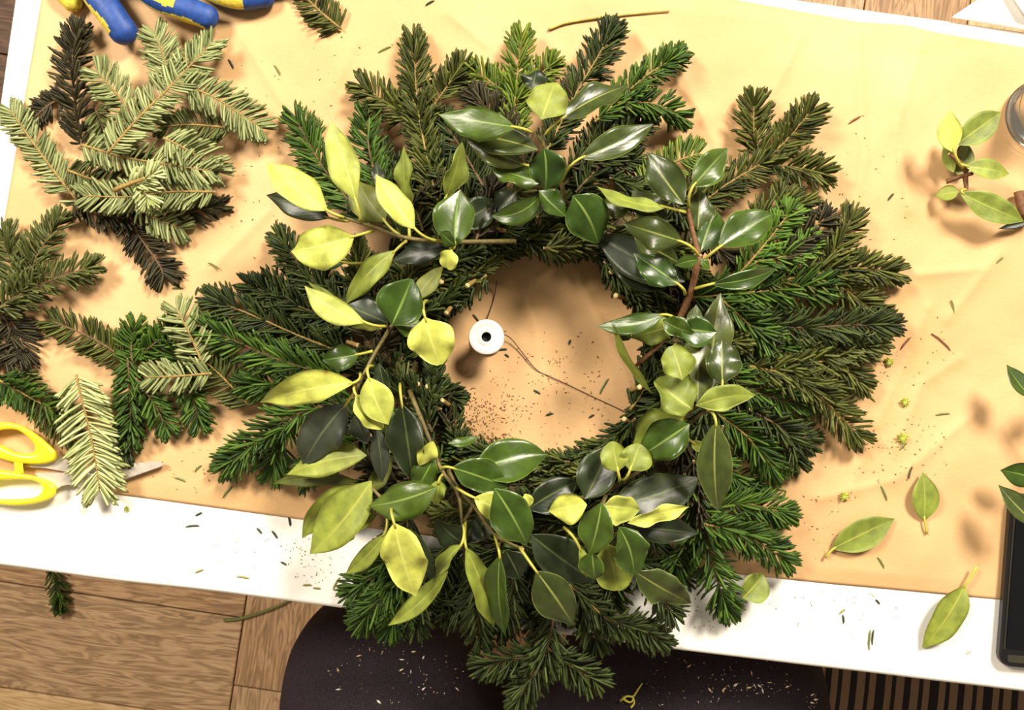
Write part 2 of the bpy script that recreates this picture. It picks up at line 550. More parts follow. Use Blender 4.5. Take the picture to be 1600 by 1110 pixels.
for k in range(-5, 10):            # boards left of the joint, running left to right
    v = (k + 0.5) * PW
    wi = {-1: 0, -2: 2, 0: 1, 1: 1}.get(k, 3)  # all but four rows get the darkest wood
    plank(-0.6, v, 1.2, True, wi)
    plank(-1.5, v, 0.6, True, (k + 1) % 3 if k < 2 else 3)
for k in range(0, 11):             # boards right of the joint, running away
    u = (k + 0.5) * PW
    plank(u, -0.121 + 0.6, 1.2, False, 1 if k % 2 == 0 else 0)
    plank(u, -0.121 - 0.6, 1.2, False, 0 if k % 2 == 0 else 1)
    plank(u, -0.121 + 1.8, 1.2, False, (k + 2) % 3)

WALL = simple('cream_wall_paint', (0.62, 0.54, 0.42), .9, var=.03, scale=4)
for nm, x, y, wx, wy in (('wall_back', 0, 2.65, 2.7, .05), ('wall_front', 0, -2.65, 2.7, .05), ('wall_left', -2.65, 0, .05, 2.6), ('wall_right', 2.65, 0, .05, 2.6)):
    wm = MB()
    wm.add([(x + sx_ * wx, y + sy_ * wy, z_) for z_ in (-0.012, 2.5) for sx_, sy_ in ((-1, -1), (1, -1), (1, 1), (-1, 1))],
           [(3, 2, 1, 0), (4, 5, 6, 7)] + [(k, (k + 1) % 4, 4 + (k + 1) % 4, 4 + k) for k in range(4)])
    tag(wm.build(nm, WALL, None, False), kind='structure')

# striped rug beyond the person's knee
def rug_mat():
    m, nt, b = nodes_of('rug_stripes')
    tc = N(nt, 'ShaderNodeTexCoord'); sp = N(nt, 'ShaderNodeSeparateXYZ')
    nt.links.new(tc.outputs['Object'], sp.inputs[0])
    mo = N(nt, 'ShaderNodeMath', _operation='PINGPONG'); mo.inputs[1].default_value = 0.048
    nt.links.new(sp.outputs['X'], mo.inputs[0])
    di = N(nt, 'ShaderNodeMath', _operation='DIVIDE'); di.inputs[1].default_value = 0.048
    nt.links.new(mo.outputs[0], di.inputs[0])
    D_ = (0.008, 0.006, 0.009); P_ = (0.20, 0.13, 0.085)
    r = ramp(nt, di.outputs[0], [(0.0, D_), (0.12, D_), (0.13, P_), (0.42, P_), (0.43, D_), (0.58, D_), (0.59, P_), (0.82, P_), (0.83, D_)])
    nt.links.new(r, b.inputs['Base Color']); b.inputs['Roughness'].default_value = 0.95
    return m
rm = MB()
c = W(1492, 1130, -TZ)
rw, rh, rt = 0.24, 0.42, 0.008
NXR, NYR = 24, 40
vs = []
for i in range(NXR + 1):
    for j in range(NYR + 1):
        x = -rw + 2 * rw * i / NXR; y = -rh + 2 * rh * j / NYR
        vs.append((c.x + x, c.y + y, rt + 0.0015 * math.sin(y * 40)))
fs = [(i * (NYR + 1) + j, (i + 1) * (NYR + 1) + j, (i + 1) * (NYR + 1) + j + 1, i * (NYR + 1) + j + 1) for i in range(NXR) for j in range(NYR)]
rm.add(vs, fs)
rug = rm.build('striped_rug', rug_mat(), None, True, origin=(c.x, c.y, 0.0005))
rug.rotation_euler[2] = math.radians(-6)
so = rug.modifiers.new('thickness', 'SOLIDIFY'); so.thickness = 0.006; so.offset = -1
tag(rug, 'dark rug with beige stripes on the floor at the bottom right', 'rug')

# ================================================================== table and cloth
A = W(-111, 874); Bp = W(2900, 888 + .123 * 2900); Dp = W(45, -167); Cp = W(3000, -173 + .137 * 3000)
quad = [A, Bp, Cp, Dp]          # front left, front right, back right, back left
CLOTH = simple('white_cotton_cloth', (0.88, 0.86, 0.80), 0.85, scale=30, var=0.02)
WHITEWOOD = simple('table_wood', (0.35, 0.22, 0.11), 0.6, scale=20)
cen = sum(quad, Vector()) / 4
tb = empty('table', (cen.x, cen.y, 0))
def inset(d):
    out = []
    for i in range(4):
        p = quad[i]; a = (quad[i - 1] - p).normalized(); b = (quad[(i + 1) % 4] - p).normalized()
        out.append(p + (a + b) * d)
    return out
ins = inset(0.012)
mb = MB()
zt, zb = TZ - 0.0035, TZ - 0.028
mb.add([(p.x, p.y, zb) for p in ins] + [(p.x, p.y, zt) for p in ins],
       [(3, 2, 1, 0), (4, 5, 6, 7)] + [(k, (k + 1) % 4, 4 + (k + 1) % 4, 4 + k) for k in range(4)])
mb.build('table_top', WHITEWOOD, tb, False)
for p in inset(0.09):
    mb = MB(); tube(mb, [(p.x, p.y, 0.0), (p.x, p.y, zb)], 0.024, 0.03, 8); mb.build('leg', WHITEWOOD, tb)
tag(tb, 'narrow work table covered by the white cloth', 'table')

# cloth: flat top, rounded edge, short drop
def quad_off(d):
    """the table outline moved outwards by d with mitred corners"""
    out = []
    for i in range(4):
        p = quad[i]
        e0 = (p - quad[i - 1]).normalized(); e1 = (quad[(i + 1) % 4] - p).normalized()
        n0 = Vector((e0.y, -e0.x, 0)); n1 = Vector((e1.y, -e1.x, 0))
        out.append(p + (n0 + n1) * (d / (1 + n0.dot(n1))))
    return out
R = 0.006
prof_c = [(-0.05, 0.0), (-0.012, 0.0), (-R, -0.0004)] + [(-R + R * math.sin(a), -R + R * math.cos(a)) for a in np.linspace(0.3, math.pi / 2, 5)] + [(0.0005, -0.02), (0.0, -0.04), (-0.001, -0.058)]
rings = []
for o_, z_ in prof_c:
    qd = quad_off(o_)
    ringp = []
    for i in range(4):
        p, q = qd[i], qd[(i + 1) % 4]
        e = (q - p).normalized(); nn = Vector((e.y, -e.x, 0))
        n = 120 if i in (0, 2) else 40
        for k in range(n):
            t = k / n
            x = p + (q - p) * t
            wob = (0.0014 * noise.noise(Vector((x.x * 9, x.y * 9, 0.3))) if z_ < -0.001 else 0) + (0.004 * noise.noise(Vector((x.x * 14, x.y * 14, z_ * 4))) if z_ < -0.015 else 0)
            if k == 0: wob = 0
            ringp.append((x.x + nn.x * wob, x.y + nn.y * wob, TZ + z_))
    rings.append(ringp)
M = len(rings[0]); K = len(rings)
mb = MB()
fs = [(k * M + a, (k + 1) * M + a, (k + 1) * M + (a + 1) % M, k * M + (a + 1) % M) for k in range(K - 1) for a in range(M)]
fs.append(tuple(range(M)))
mb.add([p for r_ in rings for p in r_], fs)
cloth = mb.build('tablecloth', CLOTH, None, True, origin=(cen.x, cen.y, TZ))
tag(cloth, 'white cotton tablecloth covering the table under the brown paper', 'tablecloth')

# kraft paper --------------------------------------------------------------
def poly_at(pts, u):
    d = [0]
    for a, b in zip(pts, pts[1:]): d.append(d[-1] + math.hypot(b[0] - a[0], b[1] - a[1]))
    t = u * d[-1]
    for k in range(len(pts) - 1):
        if t <= d[k + 1] + 1e-6:
            f = (t - d[k]) / (d[k + 1] - d[k])
            return (pts[k][0] + (pts[k + 1][0] - pts[k][0]) * f, pts[k][1] + (pts[k + 1][1] - pts[k][1]) * f)
    return pts[-1]
ptop = [(88, -140), (1150, 0), (1340, 34), (1415, 39), (1460, 50), (1600, 74), (2300, 190)]
pbot = [(-58, 728), (0, 738), (170, 771), (470, 812), (1150, 897), (1300, 913), (1560, 937), (2300, 1025)]
creases = [[(812, 420), (838, 520), (852, 600), (872, 680), (880, 720)], [(1340, 60), (1350, 250), (1300, 480)], [(1180, 690), (1340, 430)],
           [(1450, 480), (1380, 640), (1330, 760)], [(1040, 60), (1120, 230)], [(330, 420), (420, 330), (440, 250)], [(1560, 400), (1480, 500)], [(900, 420), (985, 600)], [(1440, 60), (1400, 200), (1420, 330)], [(1500, 560), (1440, 600), (1400, 700)],
           [(1250, 60), (1210, 140)], [(1280, 780), (1400, 750), (1530, 640)], [(560, 60), (520, 140)], [(700, 20), (760, 70)], [(380, 60), (440, 160)], [(1100, 180), (1000, 60)], [(1350, 520), (1430, 430), (1530, 420)]]
def seg_d(p, a, b):
    ax, ay = a; bx, by = b; px, py = p
    t = max(0, min(1, ((px - ax) * (bx - ax) + (py - ay) * (by - ay)) / ((bx - ax) ** 2 + (by - ay) ** 2)))
    return math.hypot(px - ax - t * (bx - ax), py - ay - t * (by - ay)), (px - ax) * (by - ay) - (py - ay) * (bx - ax)
cbox = [(min(p[0] for p in cr) - 45, min(p[1] for p in cr) - 45, max(p[0] for p in cr) + 45, max(p[1] for p in cr) + 45) for cr in creases]
def paper_h(x, y):
    p = Vector((x / 210, y / 210, 0.7))
    h = 0.0026 + 0.0034 * noise.noise(p) + 0.0020 * noise.noise(p * 2.6) + 0.0006 * noise.noise(p * 6.1)
    for cr, (bx0, by0, bx1, by1) in zip(creases, cbox):
        if not (bx0 < x < bx1 and by0 < y < by1): continue
        dmin = 1e9
        for a, b in zip(cr, cr[1:]):
            d, _ = seg_d((x, y), a, b)
            dmin = min(dmin, d)
        if dmin < 40:
            h += 0.0022 * math.exp(-dmin / 8.0)
    # flat where heavier things press it down
    for (cx_, cy_, rx_, ry_) in ((60, 720, 230, 120), (1620, 900, 130, 210), (760, 527, 60, 60), (1619, 184, 90, 90)):
        q = math.hypot((x - cx_) / rx_, (y - cy_) / ry_)
        if q < 1.3: h = 0.0010 + (h - 0.0010) * max(0, (q - .7) / .6 if q > .7 else 0)
    return max(0.0006, h)
NX, NY = 440, 190
vs = []
for i in range(NX + 1):
    tp = poly_at(ptop, i / NX); bp_ = poly_at(pbot, i / NX)
    for j in range(NY + 1):
        f = j / NY
        x = tp[0] + (bp_[0] - tp[0]) * f; y = tp[1] + (bp_[1] - tp[1]) * f
        h = paper_h(x, y) if x < 1750 else 0.0012
        e = min(f, 1 - f) * 900
        if e < 25: h = 0.0007 + (h - 0.0007) * (e / 25)
        vs.append(tuple(W(x, y, h)))
fs = [(i * (NY + 1) + j, i * (NY + 1) + j + 1, (i + 1) * (NY + 1) + j + 1, (i + 1) * (NY + 1) + j) for i in range(NX) for j in range(NY)]
m, nt, b = nodes_of('kraft_paper')
tc = N(nt, 'ShaderNodeTexCoord')
n1 = N(nt, 'ShaderNodeTexNoise', Scale=7.0, Detail=4.0); nt.links.new(tc.outputs['Object'], n1.inputs['Vector'])
mp = N(nt, 'ShaderNodeMapping'); mp.inputs['Scale'].default_value = (260, 520, 260); nt.links.new(tc.outputs['Object'], mp.inputs[0])
n2 = N(nt, 'ShaderNodeTexNoise', Scale=1.0, Detail=3.0); nt.links.new(mp.outputs[0], n2.inputs['Vector'])
ma = N(nt, 'ShaderNodeMix', _data_type='FLOAT'); ma.inputs[0].default_value = 0.22
nt.links.new(n1.outputs['Fac'], ma.inputs[2]); nt.links.new(n2.outputs['Fac'], ma.inputs[3])
nt.links.new(ramp(nt, ma.outputs[0], [(0.3, (0.56, 0.335, 0.140)), (0.7, (0.67, 0.425, 0.210))]), b.inputs['Base Color'])
b.inputs['Roughness'].default_value = 0.62
b.inputs['Specular IOR Level'].default_value = 0.3
bp_n = N(nt, 'ShaderNodeBump', Strength=0.15, Distance=0.0006)
nt.links.new(n2.outputs['Fac'], bp_n.inputs['Height']); nt.links.new(bp_n.outputs['Normal'], b.inputs['Normal'])
KRAFT = m
mb = MB(); mb.add(vs, fs)
paper = mb.build('kraft_paper', KRAFT, None, True, origin=tuple(W(800, 500, 0.0)))
so = paper.modifiers.new('thickness', 'SOLIDIFY'); so.thickness = 0.0003; so.offset = -1
tag(paper, 'large creased sheet of brown kraft paper spread over the white cloth', 'paper')

def surf(x, y):
    """height of what lies on the table at a pixel"""
    yb = 738 + (x * 0.1277)
    yt = 74 + (x - 1600) * 0.13
    if yt < y < yb and x > 64 - 0.16 * y:
        return paper_h(x, y) + 0.0003
    return 0.0003

# white sheets at the top right corner
def sheet(name, pts, h, label, bulge=0.004):
    mb = MB()
    n = 10
    vs = []
    for i in range(n + 1):
        for j in range(n + 1):
            u, v = i / n, j / n
            x = (1 - v) * ((1 - u) * pts[0][0] + u * pts[1][0]) + v * ((1 - u) * pts[3][0] + u * pts[2][0])
            y = (1 - v) * ((1 - u) * pts[0][1] + u * pts[1][1]) + v * ((1 - u) * pts[3][1] + u * pts[2][1])
            vs.append(tuple(W(x, y, h + bulge * math.sin(u * 3.1) * v)))
    mb.add(vs, [(i * (n + 1) + j, (i + 1) * (n + 1) + j, (i + 1) * (n + 1) + j + 1, i * (n + 1) + j + 1) for i in range(n) for j in range(n)])
    o = mb.build(name, CLOTH_P, None)
    so = o.modifiers.new('thickness', 'SOLIDIFY'); so.thickness = 0.0005; so.offset = -1
    tag(o, label, 'paper')
CLOTH_P = simple('white_paper', (0.86, 0.84, 0.78), 0.7, var=0.02)
sheet('paper_sheet', [(1487, 27), (1640, 54), (1700, -60), (1570, -30)], 0.004, 'white paper sheet on the cloth at the back edge, larger of two')
sheet('paper_sheet', [(1600, 22), (1700, 50), (1720, -70), (1566, -28)], 0.012, 'small white paper lying on another sheet in the top right corner')

# ================================================================== WREATH
wreath = empty('christmas_wreath', W(845, 556, 0.001))
tag(wreath, 'large round wreath of fir sprigs and glossy leaf sprigs on brown paper', 'wreath')

# moss ring that everything is tied to
MOSS = simple('moss', (0.075, 0.055, 0.018), 0.95, scale=160, var=0.6, bump=1.0)
mb = MB()
NU, NV = 96, 16
vs = []
cc = W(845, 557, 0.0)
for i in range(NU):
    a = 2 * math.pi * i / NU
    R0 = 0.118 + 0.004 * math.sin(3 * a)
    for j in range(NV):
        b_ = 2 * math.pi * j / NV
        nz = noise.noise(Vector((math.cos(a) * 7, math.sin(a) * 7, b_ * 1.3)))
        r = 0.026 + 0.006 * nz + 0.003 * noise.noise(Vector((math.cos(a) * 26, math.sin(a) * 26, b_ * 5)))
        vs.append((cc.x + math.cos(a) * (R0 + r * math.cos(b_)), cc.y + math.sin(a) * (R0 + r * math.cos(b_)), TZ + 0.019 + r * 0.68 * math.sin(b_)))
fs = [(i * NV + j, ((i + 1) % NU) * NV + j, ((i + 1) % NU) * NV + (j + 1) % NV, i * NV + (j + 1) % NV) for i in range(NU) for j in range(NV)]
mb.add(vs, fs)
ring = mb.build('moss_ring', MOSS, wreath)
# moss tufts
cnt = 5200
a = rng.random(cnt) * 2 * math.pi; bb = rng.uniform(0.1, 1.25, cnt) * math.pi
Rr = 0.118 + 0.026 * np.cos(bb)
Pm = np.stack([cc.x + np.cos(a) * Rr, cc.y + np.sin(a) * Rr, TZ + 0.019 + 0.018 * np.sin(bb)], 1)
Dm = np.stack([np.cos(a) * np.cos(bb), np.sin(a) * np.cos(bb), np.sin(bb) * 0.6], 1) + rng.normal(0, 0.7, (cnt, 3))
Dm /= np.linalg.norm(Dm, axis=1)[:, None]
Wm = np.cross(Dm, rng.normal(0, 1, (cnt, 3))); Wm /= np.linalg.norm(Wm, axis=1)[:, None]
lm = rng.uniform(0.003, 0.009, cnt)[:, None]
vm = np.stack([Pm - Wm * 0.0005, Pm + Wm * 0.0005, Pm + Dm * lm * 0.6 + Wm * 0.0006, Pm + Dm * lm], 1).reshape(-1, 3)
vm[:, 2] = np.maximum(vm[:, 2], TZ + 0.002)
fm = (np.array([[0, 1, 2], [0, 2, 3]])[None] + (np.arange(cnt) * 4)[:, None, None]).reshape(-1, 3)
tuft = mesh_obj('moss_tufts', vm, fm, simple('moss_fibre', (0.14, 0.10, 0.03), 0.95, scale=90, var=0.6), ring)
tag(tuft, kind='stuff')

HS = 1.32      # how thickly the wreath is built up
# --- fir sprigs of the wreath -------------------------------------------------
# (needle colour, twig, style, h0, h1, [polylines], needle length)
FIR = [
    ('dolive', 'yellow', 'top', .036, .014, [[(690, 335), (668, 250), (652, 160), (646, 58)], [(662, 195), (612, 165), (566, 134)], [(660, 190), (695, 140), (722, 104)]], .0150),
    ('dark', 'brown', 'top', .040, .022, [[(745, 330), (690, 260), (652, 205)], [(710, 280), (660, 280)]], .0150),
    ('bright', 'yellow', 'top', .034, .016, [[(800, 235), (806, 140), (815, 54)], [(804, 165), (772, 132), (742, 112)], [(806, 155), (838, 122), (862, 100)]], .0135),
    ('brown', 'brown', 'top', .042, .030, [[(830, 280), (790, 205), (742, 150)]], .0150),
    ('dark', 'yellow', 'top', .036, .018, [[(852, 240), (895, 155), (932, 92), (957, 46)]], .0155),
    ('green', 'yellow', 'top', .036, .018, [[(930, 190), (1005, 122), (1062, 86)], [(965, 160), (1020, 162), (1066, 184)]], .0135),
    ('dark', 'brown', 'top', .040, .026, [[(900, 300), (960, 235), (1010, 180)], [(930, 265), (990, 250)]], .0145),
    ('bright', 'yellow', 'flat', .030, .022, [[(1000, 300), (1045, 258), (1092, 240)]], .0150),
    ('dolive', 'yellow', 'top', .036, .016, [[(1075, 335), (1130, 292), (1195, 252)], [(1188, 248), (1178, 205), (1178, 160)], [(1195, 252), (1235, 212), (1268, 172)], [(1198, 256), (1245, 262), (1286, 272)]], .0155),
    ('dolive', 'brown', 'top', .034, .020, [[(1170, 360), (1215, 320), (1265, 325)], [(1215, 320), (1225, 300)]], .0140),
    ('dolive', 'yellow', 'top', .034, .014, [[(1190, 445), (1275, 428), (1340, 419), (1402, 427)], [(1285, 424), (1312, 380), (1330, 340)], [(1295, 430), (1332, 462), (1370, 488)]], .0155),
    ('brown', 'yellow', 'top', .036, .022, [[(1210, 410), (1255, 370), (1290, 340)]], .0145),
    ('lime', 'yellow', 'top', .044, .034, [[(1148, 436), (1190, 388), (1224, 345), (1236, 330)]], .0135),
    ('lime', 'yellow', 'top', .042, .032, [[(1180, 410), (1235, 398), (1268, 378)]], .0135),
    ('green', 'yellow', 'top', .044, .032, [[(1080, 465), (1150, 459), (1230, 452), (1292, 450)]], .0180),
    ('dark', 'brown', 'top', .036, .020, [[(1130, 500), (1230, 512), (1320, 509), (1392, 507)]], .0160),
    ('olive', 'yellow', 'top', .028, .014, [[(1150, 540), (1260, 556), (1330, 545), (1372, 536)]], .0150),
    ('green', 'yellow', 'top', .046, .030, [[(1125, 466), (1178, 514), (1234, 562)]], .0165),
    ('dolive', 'yellow', 'top', .032, .014, [[(1150, 580), (1240, 572), (1305, 566), (1346, 600)]], .0155),
    ('dolive', 'yellow', 'top', .034, .014, [[(1160, 570), (1240, 590), (1296, 634), (1342, 682)], [(1255, 600), (1310, 604)]], .0165),
    ('green', 'brown', 'top', .040, .026, [[(1120, 575), (1180, 612), (1252, 634)]], .0155),
    ('green', 'yellow', 'top', .038, .018, [[(1110, 640), (1160, 676), (1192, 712), (1212, 738)]], .0165),
    ('dark', 'brown', 'top', .032, .016, [[(1170, 640), (1228, 676), (1245, 722)], [(1215, 668), (1262, 690)]], .0150),
    ('dolive', 'brown', 'top', .040, .026, [[(1100, 560), (1150, 620), (1190, 660)]], .0150),
    ('green', 'brown', 'top', .044, .014, [[(1070, 740), (1092, 798), (1108, 862), (1122, 910), (1136, 954)], [(1098, 815), (1060, 868), (1052, 900)]], .0165),
    ('green', 'yellow', 'top', .042, .018, [[(1095, 818), (1160, 834), (1228, 876)]], .0165),
    ('green', 'yellow', 'top', .038, .018, [[(1090, 800), (1165, 788), (1228, 802)]], .0155),
    ('dark', 'yellow', 'top', .036, .006, [[(880, 905), (950, 968), (1000, 984), (1036, 1004)]], .0145),
    ('dark', 'brown', 'top', .036, .010, [[(880, 900), (915, 960), (935, 1008)]], .0155),
    ('dark', 'brown', 'top', .040, .010, [[(868, 900), (862, 985), (848, 1030), (826, 1066), (808, 1098)], [(850, 1022), (805, 1030), (756, 1040)], [(856, 1020), (900, 1046), (930, 1064)]], .0160),
    ('dark', 'brown', 'top', .038, .014, [[(745, 880), (745, 950), (752, 1000)], [(745, 930), (700, 960)]], .0150),
    ('dark', 'brown', 'top', .036, .014, [[(800, 880), (800, 940), (780, 985)]], .0155),
    ('green', 'brown', 'top', .040, .012, [[(650, 860), (600, 890), (550, 925)], [(640, 870), (600, 930), (564, 972)], [(650, 870), (628, 935), (608, 985)]], .0165),
    ('dark', 'brown', 'top', .034, .012, [[(670, 880), (655, 945), (650, 980)]], .0150),
    ('green', 'yellow', 'top', .040, .030, [[(605, 870), (612, 905), (622, 930)]], .0140),
    ('dark', 'yellow', 'top', .036, .014, [[(560, 560), (480, 530), (400, 495), (332, 468)]], .0170),
    ('dark', 'brown', 'top', .034, .016, [[(560, 520), (470, 480), (388, 445)], [(470, 482), (420, 440)]], .0145),
    ('green', 'brown', 'top', .040, .018, [[(530, 590), (430, 560), (322, 512)]], .0175),
    ('green', 'brown', 'top', .040, .014, [[(560, 620), (460, 650), (395, 695), (352, 730)], [(455, 655), (432, 700), (425, 735)]], .0165),
    ('green', 'brown', 'top', .038, .020, [[(540, 600), (460, 600), (385, 600)]], .0165),
    ('dark', 'brown', 'top', .036, .016, [[(560, 500), (490, 440), (438, 372)], [(500, 450), (460, 440)]], .0155),
    ('dark', 'brown', 'top', .038, .026, [[(640, 430), (560, 445), (500, 470)]], .0155),
    ('green', 'brown', 'top', .036, .014, [[(575, 350), (505, 262), (462, 184)]], .0160),
    ('green', 'brown', 'top', .034, .016, [[(600, 320), (578, 240), (572, 178)]], .0145),
    ('olive', 'brown', 'top', .034, .018, [[(575, 320), (520, 290), (482, 274)]], .0130),
    ('dark', 'brown', 'top', .036, .022, [[(660, 360), (640, 300), (622, 260)]], .0140),
    ('green', 'brown', 'top', .034, .018, [[(580, 680), (500, 720), (470, 750)]], .0140),
    ('dark', 'brown', 'top', .030, .020, [[(990, 870), (1030, 930), (1050, 958)]], .0140),
    ('dark', 'brown', 'top', .030, .012, [[(700, 850), (690, 900), (700, 960)]], .0150),
    ('dark', 'brown', 'top', .030, .012, [[(720, 840), (730, 900), (720, 970)]], .0150),
    ('dark', 'brown', 'top', .030, .012, [[(780, 850), (770, 910), (760, 975)]], .0150),
    ('dark', 'brown', 'top', .030, .012, [[(830, 850), (835, 910), (840, 985)]], .0150),
    ('brown', 'brown', 'top', .030, .012, [[(900, 850), (905, 900), (895, 960)]], .0150),
    ('dark', 'brown', 'top', .030, .014, [[(950, 840), (955, 890), (960, 945)]], .0150),
    ('dark', 'brown', 'top', .030, .014, [[(640, 800), (610, 860), (575, 900)]], .0150),
    ('dark', 'brown', 'top', .030, .014, [[(1010, 820), (1030, 870), (1070, 900)]], .0150),
    ('dark', 'brown', 'top', .030, .016, [[(600, 640), (540, 680), (500, 690)]], .0150),
    ('dark', 'brown', 'top', .030, .016, [[(620, 720), (580, 770), (540, 800)]], .0150),
    ('dark', 'brown', 'top', .030, .016, [[(560, 470), (500, 510), (450, 520)]], .0150),
    ('green', 'brown', 'top', .034, .016, [[(1100, 700), (1140, 740), (1180, 770)]], .0150),
    ('dark', 'brown', 'top', .034, .016, [[(640, 330), (600, 270), (592, 230)]], .0130),
    ('dark', 'brown', 'top', .036, .020, [[(760, 300), (720, 230), (690, 190)]], .0150),
    ('dark', 'brown', 'top', .034, .018, [[(880, 290), (930, 230), (960, 190)]], .0150),
    ('dolive', 'brown', 'top', .034, .018, [[(1020, 330), (1080, 300), (1120, 270)]], .0140),
]
for col, tw, st, h0, h1, paths, L_ in FIR:
    h0 *= HS
    main = hp(paths[0], h0, h1)
    pp = [main]
    for p in paths[1:]:
        # a side shoot starts at the height of the main twig there
        x0, y0 = p[0]
        hs = min(main, key=lambda q: (q[0] - x0) ** 2 + (q[1] - y0) ** 2)[2]
        pp.append(hp(p, hs, max(h1, 0.010)))
    fir_parts(wreath, 'fir_sprig', pp, col, tw, st, L=L_ * 1.26, dens=0.00058)

# inner dark sprigs lying round the ring
for k in range(120):
    a = 2 * math.pi * k / 120 + random.uniform(-.05, .05)
    r = [180, 208, 240, 276, 314][k % 5] + random.uniform(-8, 8)
    cx, cy = 847 + r * math.cos(a), 556 + r * math.sin(a) * .96
    da = a + math.pi / 2 + random.uniform(-.5, .6) + (0 if r < 240 else random.uniform(-.9, .2))
    ln = random.uniform(60, 95)
    h = random.uniform(.030, .066)
    x0, y0 = cx - ln * .5 * math.cos(da), cy - ln * .5 * math.sin(da)
    x1, y1 = cx + ln * .6 * math.cos(da), cy + ln * .6 * math.sin(da)
    def keep(x, y):                       # keep the hole open
        rr = math.hypot(x - 847, y - 556)
        return (x, y) if rr > 168 else (847 + (x - 847) * 168 / rr, 556 + (y - 556) * 168 / rr)
    path = hp([keep(x0, y0), (cx, cy), keep(x1, y1)], h, h - .010)
    col = random.choice(['dark', 'dark', 'dark', 'brown', 'dolive'])
    fir_parts(wreath, 'fir_sprig', [path], col, 'brown', 'brush', L=0.0150, dens=0.00060)
# a few inner sprigs the photo shows singly
for col, pts, h in [('dark', [(1000, 690), (940, 720), (850, 728)], .036), ('olive', [(690, 640), (650, 620), (625, 590)], .040),
                    ('green', [(735, 690), (715, 720), (690, 740)], .036), ('dark', [(640, 600), (680, 610), (712, 625)], .034),
                    ('dark', [(760, 430), (720, 460), (690, 480)], .034), ('dark', [(985, 640), (1005, 610), (1020, 560)], .034)]:
    fir_parts(wreath, 'fir_sprig', [hp(pts, h * HS, h * HS - .006)], col, 'yellow', 'top', L=0.0160)

# --- leafy sprigs -----------------------------------------------------------
def leafy(stems, leaves, parent=wreath, r=0.0019, twig='yellow', stem_mat=None, name='leafy_sprig', label=None):
    mb = MB()
    for s in stems:
        s = [(p[0], p[1], p[2] * HS) for p in s]
        pts = catmull([W(*p) for p in s], 12)
        tube(mb, pts, r, r * .6, 7, 0, 1)
    st = mb.build(name, [stem_mat or STEM, CUT], parent, True, origin=tuple(W(*stems[0][0])))
    for lf in leaves:
        b, t, wpx, kind = lf[:4]
        kw = lf[4] if len(lf) > 4 else {}
        kw = dict(kw)
        kw.setdefault('roll', random.uniform(-14, 14))
        kw.setdefault('arch', random.uniform(.04, .13))
        kw.setdefault('wav', random.uniform(.08, .34))
        kw.setdefault('asym', random.uniform(-.14, .14))
        kw.setdefault('fold', random.uniform(.16, .36))
        kw.setdefault('bend', random.uniform(-.07, .07))
        kw.setdefault('curl', random.uniform(-.05, .22))
        b = (b[0], b[1], b[2] * HS); t = (t[0], t[1], t[2] * HS)
        if kw.get('pet'): kw['pet'] = (kw['pet'][0], kw['pet'][1], kw['pet'][2] * HS)
        kw.setdefault('twist', random.uniform(-24, 24))
        wpx *= 1.24
        leaf_mesh('leaf', st, b, t, wpx, kind, **kw)
    return st
STEM = simple('green_brown_stem', (0.13, 0.10, 0.028), 0.6, scale=300, var=0.4, bump=0.3)
STEMB = simple('brown_stem', (0.16, 0.07, 0.025), 0.7, scale=300, var=0.4, bump=0.3)

# upper left
leafy([[(805, 377, .045), (694, 378, .066), (630, 371, .070), (590, 357, .072), (537, 340, .074)], [(778, 358, .042), (735, 362, .048), (700, 372, .06)]], [
    ((515, 341, .058), (416, 305, .050), 33, 'D', dict(roll=8, pet=(545, 345, .070))),
    ((511, 329, .078), (417, 254, .074), 47, 'Y', dict(roll=-12, bend=-.05, pet=(537, 340, .075))),
    ((553, 370, .080), (455, 393, .068), 57, 'Y', dict(roll=6, arch=.10, pet=(583, 361, .074), bend=-.05)),
    ((557, 316, .080), (516, 190, .082), 40, 'Y', dict(roll=14, twist=-20, bend=.04, pet=(564, 347, .074))),
    ((602, 347, .068), (560, 285, .064), 46, 'o', dict(roll=-10, blunt=.3, pet=(625, 368, .070))),
    ((596, 300, .055), (587, 252, .05), 18, 'D', {}),
    ((648, 358, .084), (587, 272, .086), 38, 'Y', dict(roll=-16, bend=-.06, pet=(694, 377, .068))),
    ((638, 330, .070), (631, 228, .080), 30, 'O', dict(roll=48, twist=-15, pet=(640, 372, .07))),
    ((696, 310, .070), (722, 221, .082), 32, 'O', dict(roll=-38, bend=.08, pet=(680, 350, .062))),
    ((711, 386, .078), (719, 297, .074), 54, 'G', dict(roll=10, fold=.35, pet=(700, 378, .066))),
    ((712, 384, .084), (688, 362, .080), 22, 'G', dict(roll=45)),
    ((706, 390, .086), (698, 419, .080), 27, 'Y', dict(roll=-6, blunt=.8, arch=.12)),
    ((698, 388, .062), (612, 408, .054), 32, 'D', dict(roll=-10)),
    ((619, 391, .074), (540, 476, .060), 32, 'O', dict(roll=-18, twist=20, bend=.10, pet=(635, 377, .072))),
    ((538, 411, .056), (497, 398, .050), 26, 'G', dict(pet=(575, 410, .056))),
    ((715, 350, .052), (778, 312, .050), 40, 'D', dict(pet=(705, 360, .055))),
    ((580, 340, .050), (545, 300, .048), 34, 'D', {}),
], stem_mat=STEM)
